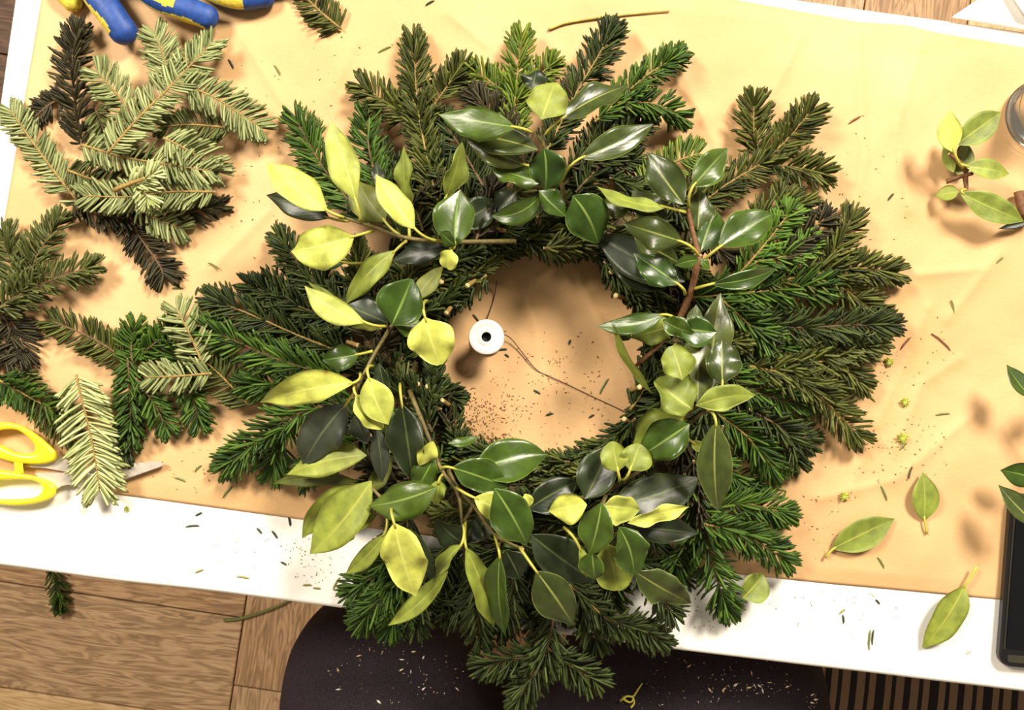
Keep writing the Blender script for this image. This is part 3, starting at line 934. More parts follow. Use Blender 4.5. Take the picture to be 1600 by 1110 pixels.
# left
leafy([[(690, 420, .052), (650, 460, .060), (612, 510, .068), (590, 545, .066), (566, 590, .070), (556, 612, .072)]], [
    ((570, 504, .080), (476, 447, .074), 33, 'Y', dict(roll=-22, twist=30, bend=-.12, pet=(604, 510, .07))),
    ((556, 505, .066), (480, 440, .060), 16, 'O', dict(roll=30)),
    ((612, 508, .074), (643, 436, .080), 62, 'G', dict(roll=6, fold=.42, blunt=.25)),
    ((616, 508, .070), (664, 515, .064), 30, 'G', dict(roll=20, fold=.3)),
    ((606, 505, .062), (522, 468, .058), 46, 'D', dict(roll=-8)),
    ((648, 469, .062), (692, 416, .058), 27, 'o', dict(roll=12)),
    ((664, 496, .082), (688, 570, .074), 62, 'Y', dict(roll=-8, blunt=.45, fold=.1, pet=(668, 470, .06))),
    ((597, 514, .076), (549, 512, .070), 12, 'Y', dict(roll=35, bend=.12)),
    ((561, 554, .062), (503, 563, .058), 34, 'G', dict(roll=-10, arch=.12, pet=(582, 549, .066))),
    ((553, 599, .084), (406, 629, .066), 44, 'Z', dict(roll=-18, twist=70, arch=.04, bend=.06, wav=.25, pet=(563, 584, .072))),
    ((576, 590, .088), (607, 664, .082), 42, 'Y', dict(roll=12, bend=.08, pet=(583, 572, .07), arch=.12)),
    ((556, 618, .084), (598, 670, .078), 40, 'Y', dict(roll=28, fold=.5, blunt=.25, bend=-.05, pet=(560, 595, .072))),
    ((541, 632, .068), (474, 728, .052), 56, 'B', dict(roll=4, pet=(557, 608, .07))),
    ((612, 640, .066), (636, 683, .064), 38, 'G', dict(roll=10)),
    ((588, 668, .070), (598, 754, .060), 26, 'B', dict(roll=28, bend=-.05)),
    ((553, 650, .056), (575, 694, .052), 28, 'B', {}),
    ((592, 568, .058), (606, 625, .056), 20, 'D', {}),
])
# lower left
leafy([[(640, 610, .050), (668, 680, .060), (690, 735, .066), (715, 770, .066), (722, 820, .066)], [(640, 790, .060), (610, 790, .066), (580, 762, .066)]], [
    ((628, 632, .072), (645, 752, .062), 50, 'D', dict(roll=-8, fold=.25, pet=(625, 600, .06))),
    ((677, 690, .074), (655, 728, .068), 26, 'Y', dict(roll=25)),
    ((590, 695, .060), (615, 706, .060), 18, 'Y', {}),
    ((573, 712, .062), (448, 742, .050), 44, 'O', dict(roll=-22, bend=.10)),
    ((560, 752, .050), (426, 756, .030), 22, 'o', dict(roll=25, bend=.1)),
    ((580, 752, .066), (484, 866, .056), 60, 'O', dict(roll=-4, bend=-.08, fold=.3, arch=.10)),
    ((575, 756, .056), (472, 842, .044), 40, 'O', dict(roll=14, bend=.16)),
    ((613, 712, .060), (574, 778, .058), 24, 'o', dict(roll=20)),
    ((682, 762, .084), (575, 791, .070), 48, 'G', dict(roll=-6, bend=-.06, arch=.10, fold=.12)),
    ((678, 716, .066), (650, 766, .062), 34, 'G', {}),
    ((686, 750, .070), (680, 788, .064), 22, 'O', dict(pet=(692, 742, .066), blunt=.3)),
    ((590, 804, .062), (534, 852, .046), 24, 'O', dict(roll=-35, bend=.10)),
    ((616, 818, .092), (649, 932, .074), 58, 'Y', dict(roll=-4, fold=.05, bend=.03, pet=(612, 795, .07))),
    ((628, 820, .066), (682, 908, .052), 34, 'D', dict(roll=22)),
    ((602, 834, .070), (540, 897, .050), 24, 'O', dict(roll=-25, bend=-.06, pet=(604, 800, .066))),
    ((721, 852, .078), (679, 909, .064), 24, 'O', dict(roll=-40, bend=.12, pet=(724, 820, .066))),
    ((700, 893, .064), (606, 978, .050), 25, 'O', dict(roll=-30, twist=25, bend=-.08)),
    ((722, 848, .064), (682, 812, .066), 40, 'D', dict(roll=18)),
    ((728, 850, .060), (742, 812, .058), 36, 'D', {}),
    ((728, 856, .072), (772, 980, .052), 36, 'O', dict(roll=36, bend=-.06, pet=(728, 815, .064))),
    ((700, 693, .064), (749, 682, .060), 14, 'G', dict(roll=30, bend=.15)),
])
# bottom
leafy([[(700, 735, .060), (714, 762, .064), (740, 790, .062), (773, 836, .060), (811, 856, .060)], [(740, 790, .06), (725, 815, .06)]], [
    ((740, 737, .070), (856, 711, .060), 56, 'G', dict(roll=8, bend=-.12, arch=.08)),
    ((707, 731, .078), (794, 763, .070), 46, 'G', dict(roll=-14, arch=.12, bend=-.05, pet=(690, 735, .064))),
    ((741, 778, .080), (802, 806, .070), 36, 'Y', dict(roll=10, pet=(713, 762, .066))),
    ((773, 764, .090), (823, 852, .078), 54, 'G', dict(roll=10, fold=.2, bend=-.06, arch=.1)),
    ((820, 772, .072), (828, 792, .070), 16, 'Y', {}),
    ((825, 796, .066), (902, 752, .058), 44, 'D', dict(roll=-12, bend=-.06)),
    ((781, 869, .080), (790, 995, .050), 40, 'G', dict(roll=-30, fold=.4, pet=(773, 838, .066))),
    ((790, 860, .058), (812, 905, .050), 40, 'D', {}),
    ((838, 893, .074), (896, 978, .050), 52, 'S', dict(roll=12, fold=.1, arch=.1, pet=(812, 856, .064))),
    ((830, 836, .058), (930, 908, .050), 56, 'D', dict(roll=-8)),
    ((760, 800, .055), (740, 850, .050), 34, 'D', {}),
])
# lower right
leafy([[(900, 780, .058), (940, 770, .062), (981, 747, .064), (1027, 717, .066), (1079, 661, .070), (1106, 640, .070)], [(946, 775, .060), (944, 790, .066), (965, 822, .066)]], [
    ((917, 789, .070), (857, 799, .066), 40, 'Y', dict(roll=-8, bend=.06, wav=.2)),
    ((940, 786, .092), (920, 868, .082), 46, 'G', dict(roll=-10, fold=.18, arch=.1, bend=-.04)),
    ((913, 780, .068), (950, 697, .062), 50, 'D', dict(roll=10, blunt=.2)),
    ((966, 738, .076), (957, 690, .076), 36, 'O', dict(roll=-12, blunt=.5, pet=(968, 752, .064))),
    ((984, 736, .078), (999, 694, .076), 40, 'O', dict(roll=14, blunt=.5, pet=(972, 750, .064))),
    ((1077, 663, .084), (1003, 712, .072), 52, 'G', dict(roll=-8, blunt=.25, arch=.1)),
    ((1072, 650, .070), (990, 700, .060), 58, 'O', dict(roll=10, blunt=.3, bend=-.05)),
    ((953, 793, .068), (1090, 748, .054), 58, 'D', dict(roll=8, blunt=.2, bend=.03)),
    ((981, 818, .080), (1077, 792, .074), 24, 'Y', dict(roll=-20, wav=.5, bend=-.06)),
    ((944, 790, .074), (1000, 797, .072), 44, 'Y', dict(roll=-14)),
    ((975, 822, .058), (1092, 834, .048), 38, 'D', dict(roll=8)),
    ((967, 824, .086), (990, 900, .074), 46, 'G', dict(roll=14, spiny=.14, wav=.3, bend=-.12)),
    ((947, 850, .072), (964, 923, .064), 52, 'O', dict(roll=-8, blunt=.45, wav=.2)),
    ((925, 862, .078), (930, 906, .072), 34, 'G', dict(roll=-22)),
    ((906, 856, .066), (917, 904, .060), 16, 'O', dict(roll=24, pet=(881, 824, .06))),
    ((992, 893, .066), (1080, 943, .042), 46, 'S', dict(roll=-8, fold=.3, spiny=.1)),
    ((1119, 660, .086), (1122, 800, .072), 44, 'S', dict(roll=-8, fold=.25, arch=.06, spiny=.04, pet=(1104, 640, .072))),
    ((1160, 935, .016), (1192, 898, .012), 38, 'O', dict(roll=0, blunt=.35)),
    ((1080, 690, .062), (1100, 705, .058), 14, 'O', dict(pet=(1066, 680, .066))),
])
# right
leafy([[(1092, 398, .078), (1086, 430, .074), (1076, 467, .068), (1061, 500, .060), (1030, 540, .052), (990, 575, .044)]], [
    ((1038, 491, .070), (932, 509, .056), 28, 'G', dict(roll=-18, bend=-.14, pet=(1058, 504, .064))),
    ((1018, 614, .056), (955, 502, .062), 20, 'O', dict(roll=58, bend=-.08)),
    ((985, 530, .052), (958, 500, .058), 26, 'G', dict(roll=-20)),
    ((1058, 508, .060), (985, 528, .052), 36, 'O', dict(roll=10, wav=.4)),
    ((1036, 500, .068), (1086, 520, .076), 30, 'G', dict(roll=-25, bend=.15)),
    ((1062, 512, .072), (1120, 519, .074), 40, 'G', dict(roll=10, fold=.35)),
    ((1085, 520, .066), (1088, 476, .064), 20, 'S', {}),
    ((1110, 590, .056), (1126, 458, .050), 46, 'S', dict(roll=-10)),
], stem_mat=STEMB, r=0.0026)
leafy([[(1106, 640, .070), (1088, 634, .074), (1070, 655, .070)]], [
    ((1090, 632, .078), (1090, 515, .068), 48, 'S', dict(roll=-6, blunt=.3, arch=.05)),
    ((1129, 600, .084), (1128, 532, .078), 46, 'S', dict(roll=14, blunt=.2, arch=.12, pet=(1115, 623, .074))),
    ((1066, 594, .088), (1049, 541, .084), 42, 'O', dict(roll=-6, blunt=.6)),
    ((1082, 640, .080), (1024, 594, .080), 60, 'O', dict(roll=-12, blunt=.6, wav=.3)),
    ((1087, 634, .086), (1180, 618, .080), 34, 'O', dict(roll=-14, bend=-.10, wav=.25)),
    ((1100, 600, .060), (1130, 560, .055), 44, 'D', {}),
])
# upper right
leafy([[(1061, 500, .060), (1080, 450, .070), (1092, 405, .078)], [(1092, 400, .074), (1082, 360, .074), (1074, 322, .076)]], [
    ((1124, 386, .084), (1208, 334, .074), 48, 'G', dict(roll=10, arch=.08, pet=(1100, 407, .078))),
    ((1094, 395, .074), (1118, 330, .070), 44, 'G', dict(roll=24, fold=.3, blunt=.3)),
    ((1082, 291, .084), (1137, 231, .078), 40, 'G', dict(roll=-8, pet=(1076, 325, .076), arch=.08)),
    ((1068, 320, .082), (1010, 238, .076), 44, 'S', dict(roll=8, fold=.25, arch=.10)),
    ((1090, 360, .072), (1093, 296, .068), 38, 'S', dict(roll=-10)),
    ((1066, 378, .086), (974, 349, .074), 42, 'S', dict(roll=12, fold=.2, arch=.10, pet=(1092, 401, .078))),
    ((1042, 350, .072), (988, 298, .068), 48, 'S', dict(roll=-10, fold=.25)),
    ((1040, 324, .078), (932, 291, .066), 30, 'O', dict(roll=-35, bend=-.16, pet=(1074, 333, .074))),
    ((988, 322, .062), (940, 318, .058), 34, 'S', dict(roll=8)),
    ((1070, 440, .060), (930, 365, .050), 52, 'D', dict(roll=-8)),
    ((1061, 445, .078), (990, 396, .070), 40, 'G', dict(roll=-10, spiny=.12, fold=.2, pet=(1070, 460, .07))),
    ((1060, 410, .070), (990, 365, .062), 40, 'S', dict(roll=14)),
    ((1040, 452, .052), (945, 392, .046), 50, 'D', dict(roll=10)),
    ((1112, 444, .082), (1214, 419, .070), 24, 'G', dict(roll=-25, bend=.10, pet=(1084, 452, .07))),
    ((1092, 406, .086), (1054, 415, .084), 18, 'G', dict(roll=12)),
    ((1094, 406, .086), (1109, 421, .084), 12, 'G', {}),
], stem_mat=STEMB, r=0.0022)
# top
leafy([[(880, 330, .045), (879, 294, .058), (862, 250, .070), (849, 227, .078), (845, 196, .082)]], [
    ((846, 187, .090), (868, 129, .088), 54, 'O', dict(roll=6, blunt=.45, fold=.06)),
    ((830, 140, .070), (838, 110, .068), 36, 'D', {}),
    ((878, 185, .086), (984, 133, .074), 40, 'S', dict(roll=10, pet=(852, 211, .08), arch=.06)),
    ((907, 247, .080), (1021, 194, .070), 36, 'S', dict(roll=-10, bend=.06, pet=(877, 284, .064))),
    ((806, 199, .088), (685, 179, .078), 42, 'G', dict(roll=8, spiny=.12, wav=.2, fold=.15, arch=.08, pet=(832, 208, .082))),
    ((840, 234, .078), (716, 208, .068), 42, 'S', dict(roll=-10, fold=.2, arch=.08)),
    ((820, 258, .070), (730, 220, .064), 32, 'S', dict(roll=14, pet=(846, 262, .072))),
    ((845, 286, .066), (766, 262, .062), 34, 'G', dict(roll=-18, wav=.5)),
    ((846, 304, .060), (766, 337, .050), 30, 'G', dict(roll=16, bend=-.30)),
    ((895, 306, .074), (934, 380, .058), 58, 'G', dict(roll=-8, fold=.12, bend=-.10, arch=.16, blunt=.25)),
    ((850, 232, .088), (852, 296, .076), 48, 'G', dict(roll=-6, fold=.25, blunt=.2)),
    ((842, 298, .062), (884, 338, .056), 34, 'G', dict(roll=24)),
    ((805, 300, .052), (775, 330, .048), 36, 'D', {}),
])

for (x, y, dx, dy) in [(777, 358, 16, 4), (730, 447, 14, -10), (690, 440, -14, 12), (697, 490, 12, -16), (652, 600, 10, 12), (668, 604, 14, 6), (690, 626, 16, 10), (638, 628, 4, 16), 
                       (955, 425, 16, -8), (962, 462, 18, 6), (815, 858, 6, 14), (1000, 605, -16, 6), (560, 540, -18, -6), (975, 655, 14, 10), (1066, 750, 12, -8), (725, 728, 12, 14)]:
    mb = MB(); tube(mb, catmull([W(x + dx, y + dy, .044), W(x + dx * .4, y + dy * .4, .052), W(x, y, .058)], 6), .0016, .0021, 7, 0, 1)
    mb.build('cut_twig', [TWIG['yellow'], CUT], wreath)

# ================================================================== loose fir sprigs
def loose(label, paths, col, h0, h1, twig='yellow', style='flat', group=None, L=0.015, dens=0.00056, wn=0.0023, jit=1.0, name='fir_sprig'):
    e = empty(name, W(*paths[0][0][:2], h0))
    main = hp(paths[0], h0, h1)
    pp = [main]
    for p in paths[1:]:
        x0, y0 = p[0][:2]
        hs = min(main, key=lambda q: (q[0] - x0) ** 2 + (q[1] - y0) ** 2)[2]
        pp.append(hp(p, hs, h1))
    fir_parts(e, 'twig', pp, col, twig, style, L=L * 1.12, dens=dens, stem_is_parent=False, wn=wn, jit=jit)
    tag(e, label, 'fir sprig', group or 'loose fir sprigs heaped on the paper')
    return e
loose('dark brownish fir sprig pointing to the top beside the white cloth edge', [[(128, 230), (118, 160), (112, 100), (122, 46)]], 'brown', .012, .012, 'brown', 'top', L=.016)
loose('small dark fir side twig poking out left below the dark upright sprig', [[(104, 150), (75, 165), (50, 188)]], 'brown', .010, .006, 'brown', 'flat', L=.012)
loose('pale branched fir sprig lying on top of the heap, stem running up right', [[(168, 240), (215, 186), (268, 134), (290, 110), (332, 66)], [(266, 136), (258, 95), (242, 52)], [(280, 130), (330, 150), (370, 175), (408, 200)]], 'pale', .040, .020, 'yellow', 'flat', L=.0165)
loose('pale fir sprig with pointed top left of the long yellow stem', [[(216, 196), (185, 150), (152, 112)]], 'pale', .030, .028, 'yellow', 'flat', L=.016)
loose('pale fir sprig lying flat across the middle of the heap', [[(126, 226), (195, 246), (268, 258), (330, 268)]], 'pale', .032, .026, 'yellow', 'flat', L=.015)
loose('greenish pale fir sprig at the right rim of the heap', [[(255, 215), (298, 238), (340, 268)]], 'pale', .034, .020, 'yellow', 'flat', L=.0165)
loose('pale fir sprig under the right arm of the branched one', [[(360, 200), (300, 195), (255, 198)]], 'olive', .020, .018, 'yellow', 'flat', L=.014)
loose('dull fir sprig low at the left of the heap', [[(105, 266), (150, 282), (205, 296)]], 'olive', .016, .018, 'yellow', 'flat', L=.015)
loose('pale fir sprig lying level across the lower heap', [[(336, 300), (270, 300), (200, 308), (130, 306)]], 'pale', .026, .024, 'yellow', 'flat', L=.0155)
loose('silvery fir tip standing out in the centre of the heap beside the cut stub', [[(200, 292), (222, 282), (240, 272)], [(215, 285), (226, 300), (230, 312)]], 'silver', .042, .040, 'yellow', 'top', L=.013)
loose('long pale fir sprig at the far left crossing onto the cloth', [[(124, 318), (80, 262), (44, 212), (16, 172)]], 'pale', .014, .006, 'yellow', 'flat', L=.0145)
loose('pale fir sprig hanging from the lower right of the heap', [[(211, 322), (245, 342), (284, 358)]], 'pale', .022, .010, 'yellow', 'flat', L=.015)
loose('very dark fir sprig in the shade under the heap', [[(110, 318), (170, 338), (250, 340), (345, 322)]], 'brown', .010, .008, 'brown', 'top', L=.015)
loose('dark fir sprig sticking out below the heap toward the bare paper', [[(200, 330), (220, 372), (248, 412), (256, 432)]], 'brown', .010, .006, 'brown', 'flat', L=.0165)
loose('dull green fir sprig filling the heap beneath the branched one', [[(150, 170), (170, 215), (220, 250)]], 'olive', .018, .016, 'brown', 'top', L=.015)
# left middle
loose('large branched fir sprig entering at the left edge', [[(-30, 500), (20, 468), (75, 440), (145, 416)], [(20, 464), (18, 410), (6, 365)], [(28, 460), (58, 400), (92, 345)]], 'olive', .022, .014, 'brown', 'top', L=.017)
loose('dark wilted fir sprig at the left edge below the large branched one', [[(-14, 480), (14, 510), (6, 570)], [(16, 500), (34, 530), (30, 560)]], 'brown', .010, .008, 'brown', 'flat', L=.0175)
loose('fresh green fir sprig beside the yellow scissors', [[(-12, 588), (35, 615), (98, 648)]], 'green', .014, .014, 'yellow', 'top', L=.016)
loose('feathery silver fir sprig lying across the scissor blades', [[(119, 586), (132, 640), (146, 700), (156, 766)]], 'silver', .020, .014, 'yellow', 'flat', L=.0235, dens=.00066, wn=.0026, jit=.6)
loose('dark fir sprig with comb-like needles pointing left', [[(205, 568), (150, 532), (82, 502)]], 'dolive', .014, .010, 'brown', 'flat', L=.016, dens=.0006)
loose('green fir sprig hanging straight down beside the silver one', [[(200, 560), (203, 620), (206, 690)]], 'green', .020, .010, 'brown', 'top', L=.014)
loose('green fir sprig with tip just right of the hanging one', [[(212, 590), (240, 630), (262, 672)]], 'green', .018, .010, 'brown', 'top', L=.014)
loose('green fir sprig whose tip points down at bare paper below the light fans', [[(270, 580), (300, 620), (312, 662)]], 'green', .014, .010, 'brown', 'top', L=.015)
loose('dark green fir tip pointing up among the left sprigs', [[(215, 600), (205, 550), (212, 508)], [(212, 560), (250, 530), (270, 510)]], 'green', .016, .014, 'brown', 'top', L=.014)
loose('light fir sprig with fan-like tip beside the wreath', [[(318, 572), (298, 525), (276, 484)]], 'pale', .026, .020, 'yellow', 'flat', L=.0165)
loose('light fir sprig lying level with its tip pointing left', [[(330, 584), (280, 588), (232, 590)]], 'pale', .028, .022, 'yellow', 'flat', L=.0145)
loose('dull fir sprig with orange stem tucked against the wreath', [[(392, 636), (350, 592), (310, 556)]], 'olive', .016, .020, 'yellow', 'flat', L=.0175)
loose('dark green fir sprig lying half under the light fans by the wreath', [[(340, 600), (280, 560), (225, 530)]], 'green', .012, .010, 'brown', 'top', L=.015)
loose('shaded green fir sprig under the fresh one beside the scissors', [[(30, 580), (70, 640), (110, 680)]], 'olive', .006, .006, 'brown', 'flat', L=.015)
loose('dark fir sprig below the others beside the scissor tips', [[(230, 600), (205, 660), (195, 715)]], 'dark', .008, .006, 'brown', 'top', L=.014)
loose('small dark fir tip alone at the top edge', [[(534, 46), (505, 22), (478, -4)]], 'dolive', .006, .008, 'yellow', 'flat', group='stray fir tips', L=.015)
# cut stub
mb = MB(); tube(mb, catmull([W(178, 298, .045), W(196, 290, .047), W(226, 279, .046)], 8), .0020, .0016, 7, 0, 1)
stub = mb.build('twig_stub', [TWIG['yellow'], CUT]); tag(stub, 'short yellow cut twig stub lying on the fir heap', 'twig')

# sprig hanging down below the cloth, on the floor
def floor_fir():
    e = empty('fir_sprig', W(88, 890, -TZ + .012))
    hh = -TZ + .014
    fir_parts(e, 'twig', [[(80, 870, hh), (90, 920, hh), (93, 948, hh)]], 'green', 'brown', 'brush', L=.024, dens=.0008, stem_is_parent=False, wn=.003)
    tag(e, 'fir tip lying on the wooden floor just off the table edge', 'fir sprig', 'stray fir tips')
floor_fir()
mb = MB(); tube(mb, catmull([W(350, 970, -TZ + .004), W(385, 965, -TZ + .005), W(440, 945, -TZ + .006), W(470, 925, -TZ + .004)], 14), .0035, .002, 6)
tw = mb.build('green_twig', simple('green_twig_skin', (0.12, 0.13, 0.03), .6)); tag(tw, 'thin green twig on the wooden floor beside the table edge', 'twig')

# ================================================================== loose leaves and leaf sprigs
def loose_leaf(label, *a, **kw):
    up_ = lambda q: (q[0], q[1], q[2] + surf(q[0], q[1]) * .7)
    a = (up_(a[0]), up_(a[1])) + a[2:]
    kw['pet'] = up_(kw['pet'])
    o = leaf_mesh('loose_leaf', None, *a, **kw)
    tag(o, label, 'leaf', 'single leaves on the table')
loose_leaf('plump green leaf lying on the paper, stalk pointing down left', (1300, 858, .004), (1398, 811, .006), 50, 'O', roll=0, arch=.10, pet=(1290, 872, .004), bend=-.05)
loose_leaf('small upright leaf on the paper with its stalk at the bottom', (1444, 814, .004), (1442, 738, .006), 42, 'O', roll=4, arch=.10, pet=(1448, 834, .003))
loose_leaf('large leaf on the white cloth beside the phone', (1508, 914, .006), (1442, 1013, .004), 48, 'O', roll=-4, arch=.12, pet=(1526, 886, .008), blunt=.15, wav=.12)

def leaf_sprig(label, stems, leaves, r=.0017, mat=None, group='leaf sprigs beside the jar and phone'):
    e = empty('leaf_sprig', W(*stems[0][0][:2], 0.001))
    mb = MB()
    for s in stems:
        tube(mb, catmull([W(*p) for p in s], 10), r, r * .7, 7, 0, 1)
    mb.build('stem', [mat or STEM, CUT], e)
    for lf in leaves:
        leaf_mesh('leaf', e, *lf[:4], **(lf[4] if len(lf) > 4 else {}))
    tag(e, label, 'leaf sprig', group)
leaf_sprig('light green leaf sprig with a cut brown stem beside the glass jar', [[(1478, 284, .018), (1500, 276, .022), (1520, 271, .024)], [(1510, 268, .024), (1495, 250, .030), (1483, 240, .032)], [(1508, 276, .022), (1510, 296, .022)]], [
    ((1490, 238, .036), (1486, 172, .040), 36, 'Y', dict(roll=10, bend=-.16, twist=15, pet=(1505, 262, .028))),
    ((1493, 226, .034), (1564, 175, .034), 46, 'O', dict(roll=-6, arch=.12, pet=(1488, 242, .032))),
    ((1490, 226, .022), (1494, 192, .022), 18, 'D', {}),  # dark blade stands in for a shadow between the leaves
    ((1490, 270, .018), (1474, 228, .018), 18, 'O', dict(roll=24)),
    ((1500, 256, .020), (1514, 228, .016), 36, 'O', dict(roll=-12, blunt=.4)),
    ((1494, 272, .012), (1510, 250, .012), 26, 'O', dict(blunt=.3)),
    ((1508, 260, .030), (1577, 272, .024), 34, 'O', dict(roll=8, arch=.12, pet=(1500, 256, .028))),
    ((1500, 300, .024), (1462, 305, .012), 26, 'O', dict(roll=-10, blunt=.25)),
    ((1500, 301, .026), (1600, 346, .020), 42, 'O', dict(roll=-8, arch=.08, bend=.06, wav=.15, pet=(1510, 296, .022))),
], mat=STEMB, r=.0022)
leaf_sprig('dark leaf sprig at the right edge below the jar', [[(1592, 300, .010), (1598, 330, .012), (1612, 345, .012)]], [
    ((1612, 345, .012), (1560, 358, .010), 12, 'D', {}),
    ((1612, 340, .014), (1640, 280, .018), 34, 'G', {}),
], mat=STEMB, r=.004)
leaf_sprig('green leaf sprig reaching in from the right edge above the phone', [[(1660, 700, .03), (1635, 660, .034), (1620, 620, .036)], [(1660, 700, .03), (1640, 740, .036), (1625, 770, .038)]], [
    ((1612, 622, .040), (1573, 570, .034), 36, 'G', dict(roll=-20, bend=-.08, pet=(1622, 632, .036))),
    ((1625, 750, .034), (1563, 735, .030), 40, 'G', dict(roll=10, bend=.04, pet=(1640, 742, .036))),
    ((1622, 822, .044), (1560, 758, .036), 38, 'S', dict(roll=-12, bend=-.06, fold=.3, pet=(1627, 768, .038))),
    ((1640, 640, .04), (1680, 600, .04), 36, 'G', dict(pet=(1630, 652, .035))),
])

# ================================================================== wire spool
sp = empty('wire_spool', W(760, 530, .002))
SPOOLM = simple('white_spool_plastic', (0.86, 0.84, 0.74), 0.45, var=.02)
BLACK = simple('spool_hole_shade', (0.008, 0.007, 0.006), 0.8)
def lathe(mb, c, prof_, n=40, m=0):
    vs = []; fs = []
    for (r, z) in prof_:
        for k in range(n):
            a = 2 * math.pi * k / n
            vs.append((c[0] + r * math.cos(a), c[1] + r * math.sin(a), c[2] + z))
    for i in range(len(prof_) - 1):
        for k in range(n):
            k2 = (k + 1) % n
            fs.append((i * n + k, i * n + k2, (i + 1) * n + k2, (i + 1) * n + k))
    mb.add(vs, fs, m)
c0 = W(760, 527, .032); c0 = Vector((c0.x, c0.y, TZ + .002))
rs = S(27.5, .032); rh_ = S(7.6, .032)
mb = MB()
lathe(mb, c0, [(rh_, 0), (rs, 0), (rs, .002), (rs * .55, .0026), (rs * .55, .0290), (rs * .97, .0296), (rs, .0302), (rs, .0312), (rs * .97, .0318), (rs * .72, .0319), (rs * .68, .0313), (rs * .5, .0313), (rs * .46, .0319), (rh_ * 1.1, .0319), (rh_, .0314)])
mb.build('spool_body', SPOOLM, sp)
mb = MB(); lathe(mb, c0, [(rh_ * .999, .0312), (rh_ * .999, .0262), (0.00005, .0262)]); mb.build('hole_shade_plug', BLACK, sp)  # black plug stands in for the shade inside the spool hole
WIREM = simple('dark_wire', (0.06, 0.028, 0.012), .6, .0)
mb = MB()
for k in range(16):
    z = .004 + k * .0015
    a = np.linspace(0, 2 * math.pi, 30)
    lathe(mb, c0, [(rs * .56, z), (rs * .62, z + .0004), (rs * .62, z + .0010), (rs * .56, z + .0014)], 24)
mb.build('wire_winding', WIREM, sp)
mb = MB()
tube(mb, catmull([W(776, 524, .018), W(797, 528, .006)] + [W(x_, y_, surf(x_, y_) + .001) for x_, y_ in ((835, 575), (858, 588), (880, 598), (905, 610), (930, 622), (958, 635))] + [W(985, 648, .008), W(1010, 662, .02)], 48), .00042, .00042, 5)
mb.build('wire', WIREM, sp)
mb = MB()
tube(mb, catmull([W(758, 505, .016), W(764, 490, .004), W(772, 465, .004), W(776, 440, .012)], 20), .0004, .0004, 5)
mb.build('wire', WIREM, sp)
tag(sp, 'small white wire spool with black hole in the middle of the wreath', 'spool')

# ================================================================== scissors
scis = empty('scissors', W(60, 720, .003))
YEL = simple('yellow_handle_plastic', (0.86, 0.74, 0.022), 0.32, var=.04, scale=20)
STEEL = simple('scissor_steel', (0.66, 0.60, 0.50), 0.38, .55, var=.15, scale=80)
def sx(x, y, h=0): return W(x * .18018, 630 + y * .18018, h)
def smooth_closed(pts, n):
    P = [np.array(p, float) for p in pts]; m_ = len(P); out = []
    for i in range(n):
        t = i / n * m_; k = int(t); t -= k
        a, b, c_, d = P[(k - 1) % m_], P[k % m_], P[(k + 1) % m_], P[(k + 2) % m_]
        out.append(0.5 * (2 * b + (c_ - a) * t + (2 * a - 5 * b + 4 * c_ - d) * t * t + (3 * b - a - 3 * c_ + d) * t ** 3))
    return np.array(out)
def ring_handle(outer, inner, h0, th):
    n = 64
    O = smooth_closed(outer, n); I = smooth_closed(inner, n)
    # pair by angle about the inner centre
    cI = I.mean(0)
    ao = np.arctan2(O[:, 1] - cI[1], O[:, 0] - cI[0]); ai = np.arctan2(I[:, 1] - cI[1], I[:, 0] - cI[0])
    mb = MB(); vs = []
    K = 12
    for k in range(n):
        a = -math.pi + 2 * math.pi * k / n
        def at(arr, ang):
            d = (ang - a + math.pi) % (2 * math.pi) - math.pi
            i = np.argsort(np.abs(d))[:2]
            w0 = abs(d[i[1]]) / (abs(d[i[0]]) + abs(d[i[1]]) + 1e-9)
            return arr[i[0]] * w0 + arr[i[1]] * (1 - w0)
        o_ = at(O, ao); i_ = at(I, ai)
        mid = (o_ + i_) / 2; half = (o_ - i_) / 2
        for j in range(K):
            b = 2 * math.pi * j / K
            cx = math.copysign(abs(math.cos(b)) ** .7, math.cos(b)); cz = math.copysign(abs(math.sin(b)) ** .7, math.sin(b))
            p = mid + half * cx
            vs.append(tuple(sx(p[0], p[1], h0 + th / 2 + th / 2 * cz)))
    fs = [(k * K + j, ((k + 1) % n) * K + j, ((k + 1) % n) * K + (j + 1) % K, k * K + (j + 1) % K) for k in range(n) for j in range(K)]
    mb.add(vs, fs)
    return mb
h = ring_handle([(-230, 330), (-120, 215), (0, 172), (110, 172), (250, 225), (400, 335), (500, 440), (490, 492), (420, 524), (290, 534), (120, 515), (-40, 470), (-180, 410)],
                [(-110, 320), (-40, 255), (60, 232), (160, 240), (250, 305), (302, 375), (285, 432), (220, 440), (130, 424), (30, 370), (-60, 350)], .003, .010)
h.build('handle', YEL, scis)
h = ring_handle([(-260, 700), (-150, 610), (0, 582), (160, 606), (330, 640), (450, 690), (492, 752), (470, 810), (380, 855), (200, 888), (0, 884), (-160, 850), (-250, 790)],
                [(-160, 720), (-70, 680), (60, 668), (200, 664), (310, 680), (368, 728), (350, 790), (280, 822), (130, 832), (0, 832), (-100, 810), (-150, 770)], .003, .010)
h.build('handle', YEL, scis)
def slab(mb, pts, h0, h1, m=0):
    n = len(pts)
    vs = [tuple(sx(x, y, h0)) for x, y in pts] + [tuple(sx(x, y, h1)) for x, y in pts]
    mb.add(vs, [tuple(range(n)), tuple(range(2 * n - 1, n - 1, -1))] + [(k, n + k, n + (k + 1) % n, (k + 1) % n) for k in range(n)], m)
mb = MB(); slab(mb, [(118, 500), (195, 505), (200, 560), (206, 606), (118, 612), (128, 560)], .004, .011); mb.build('stop', YEL, scis, False)
mb = MB()
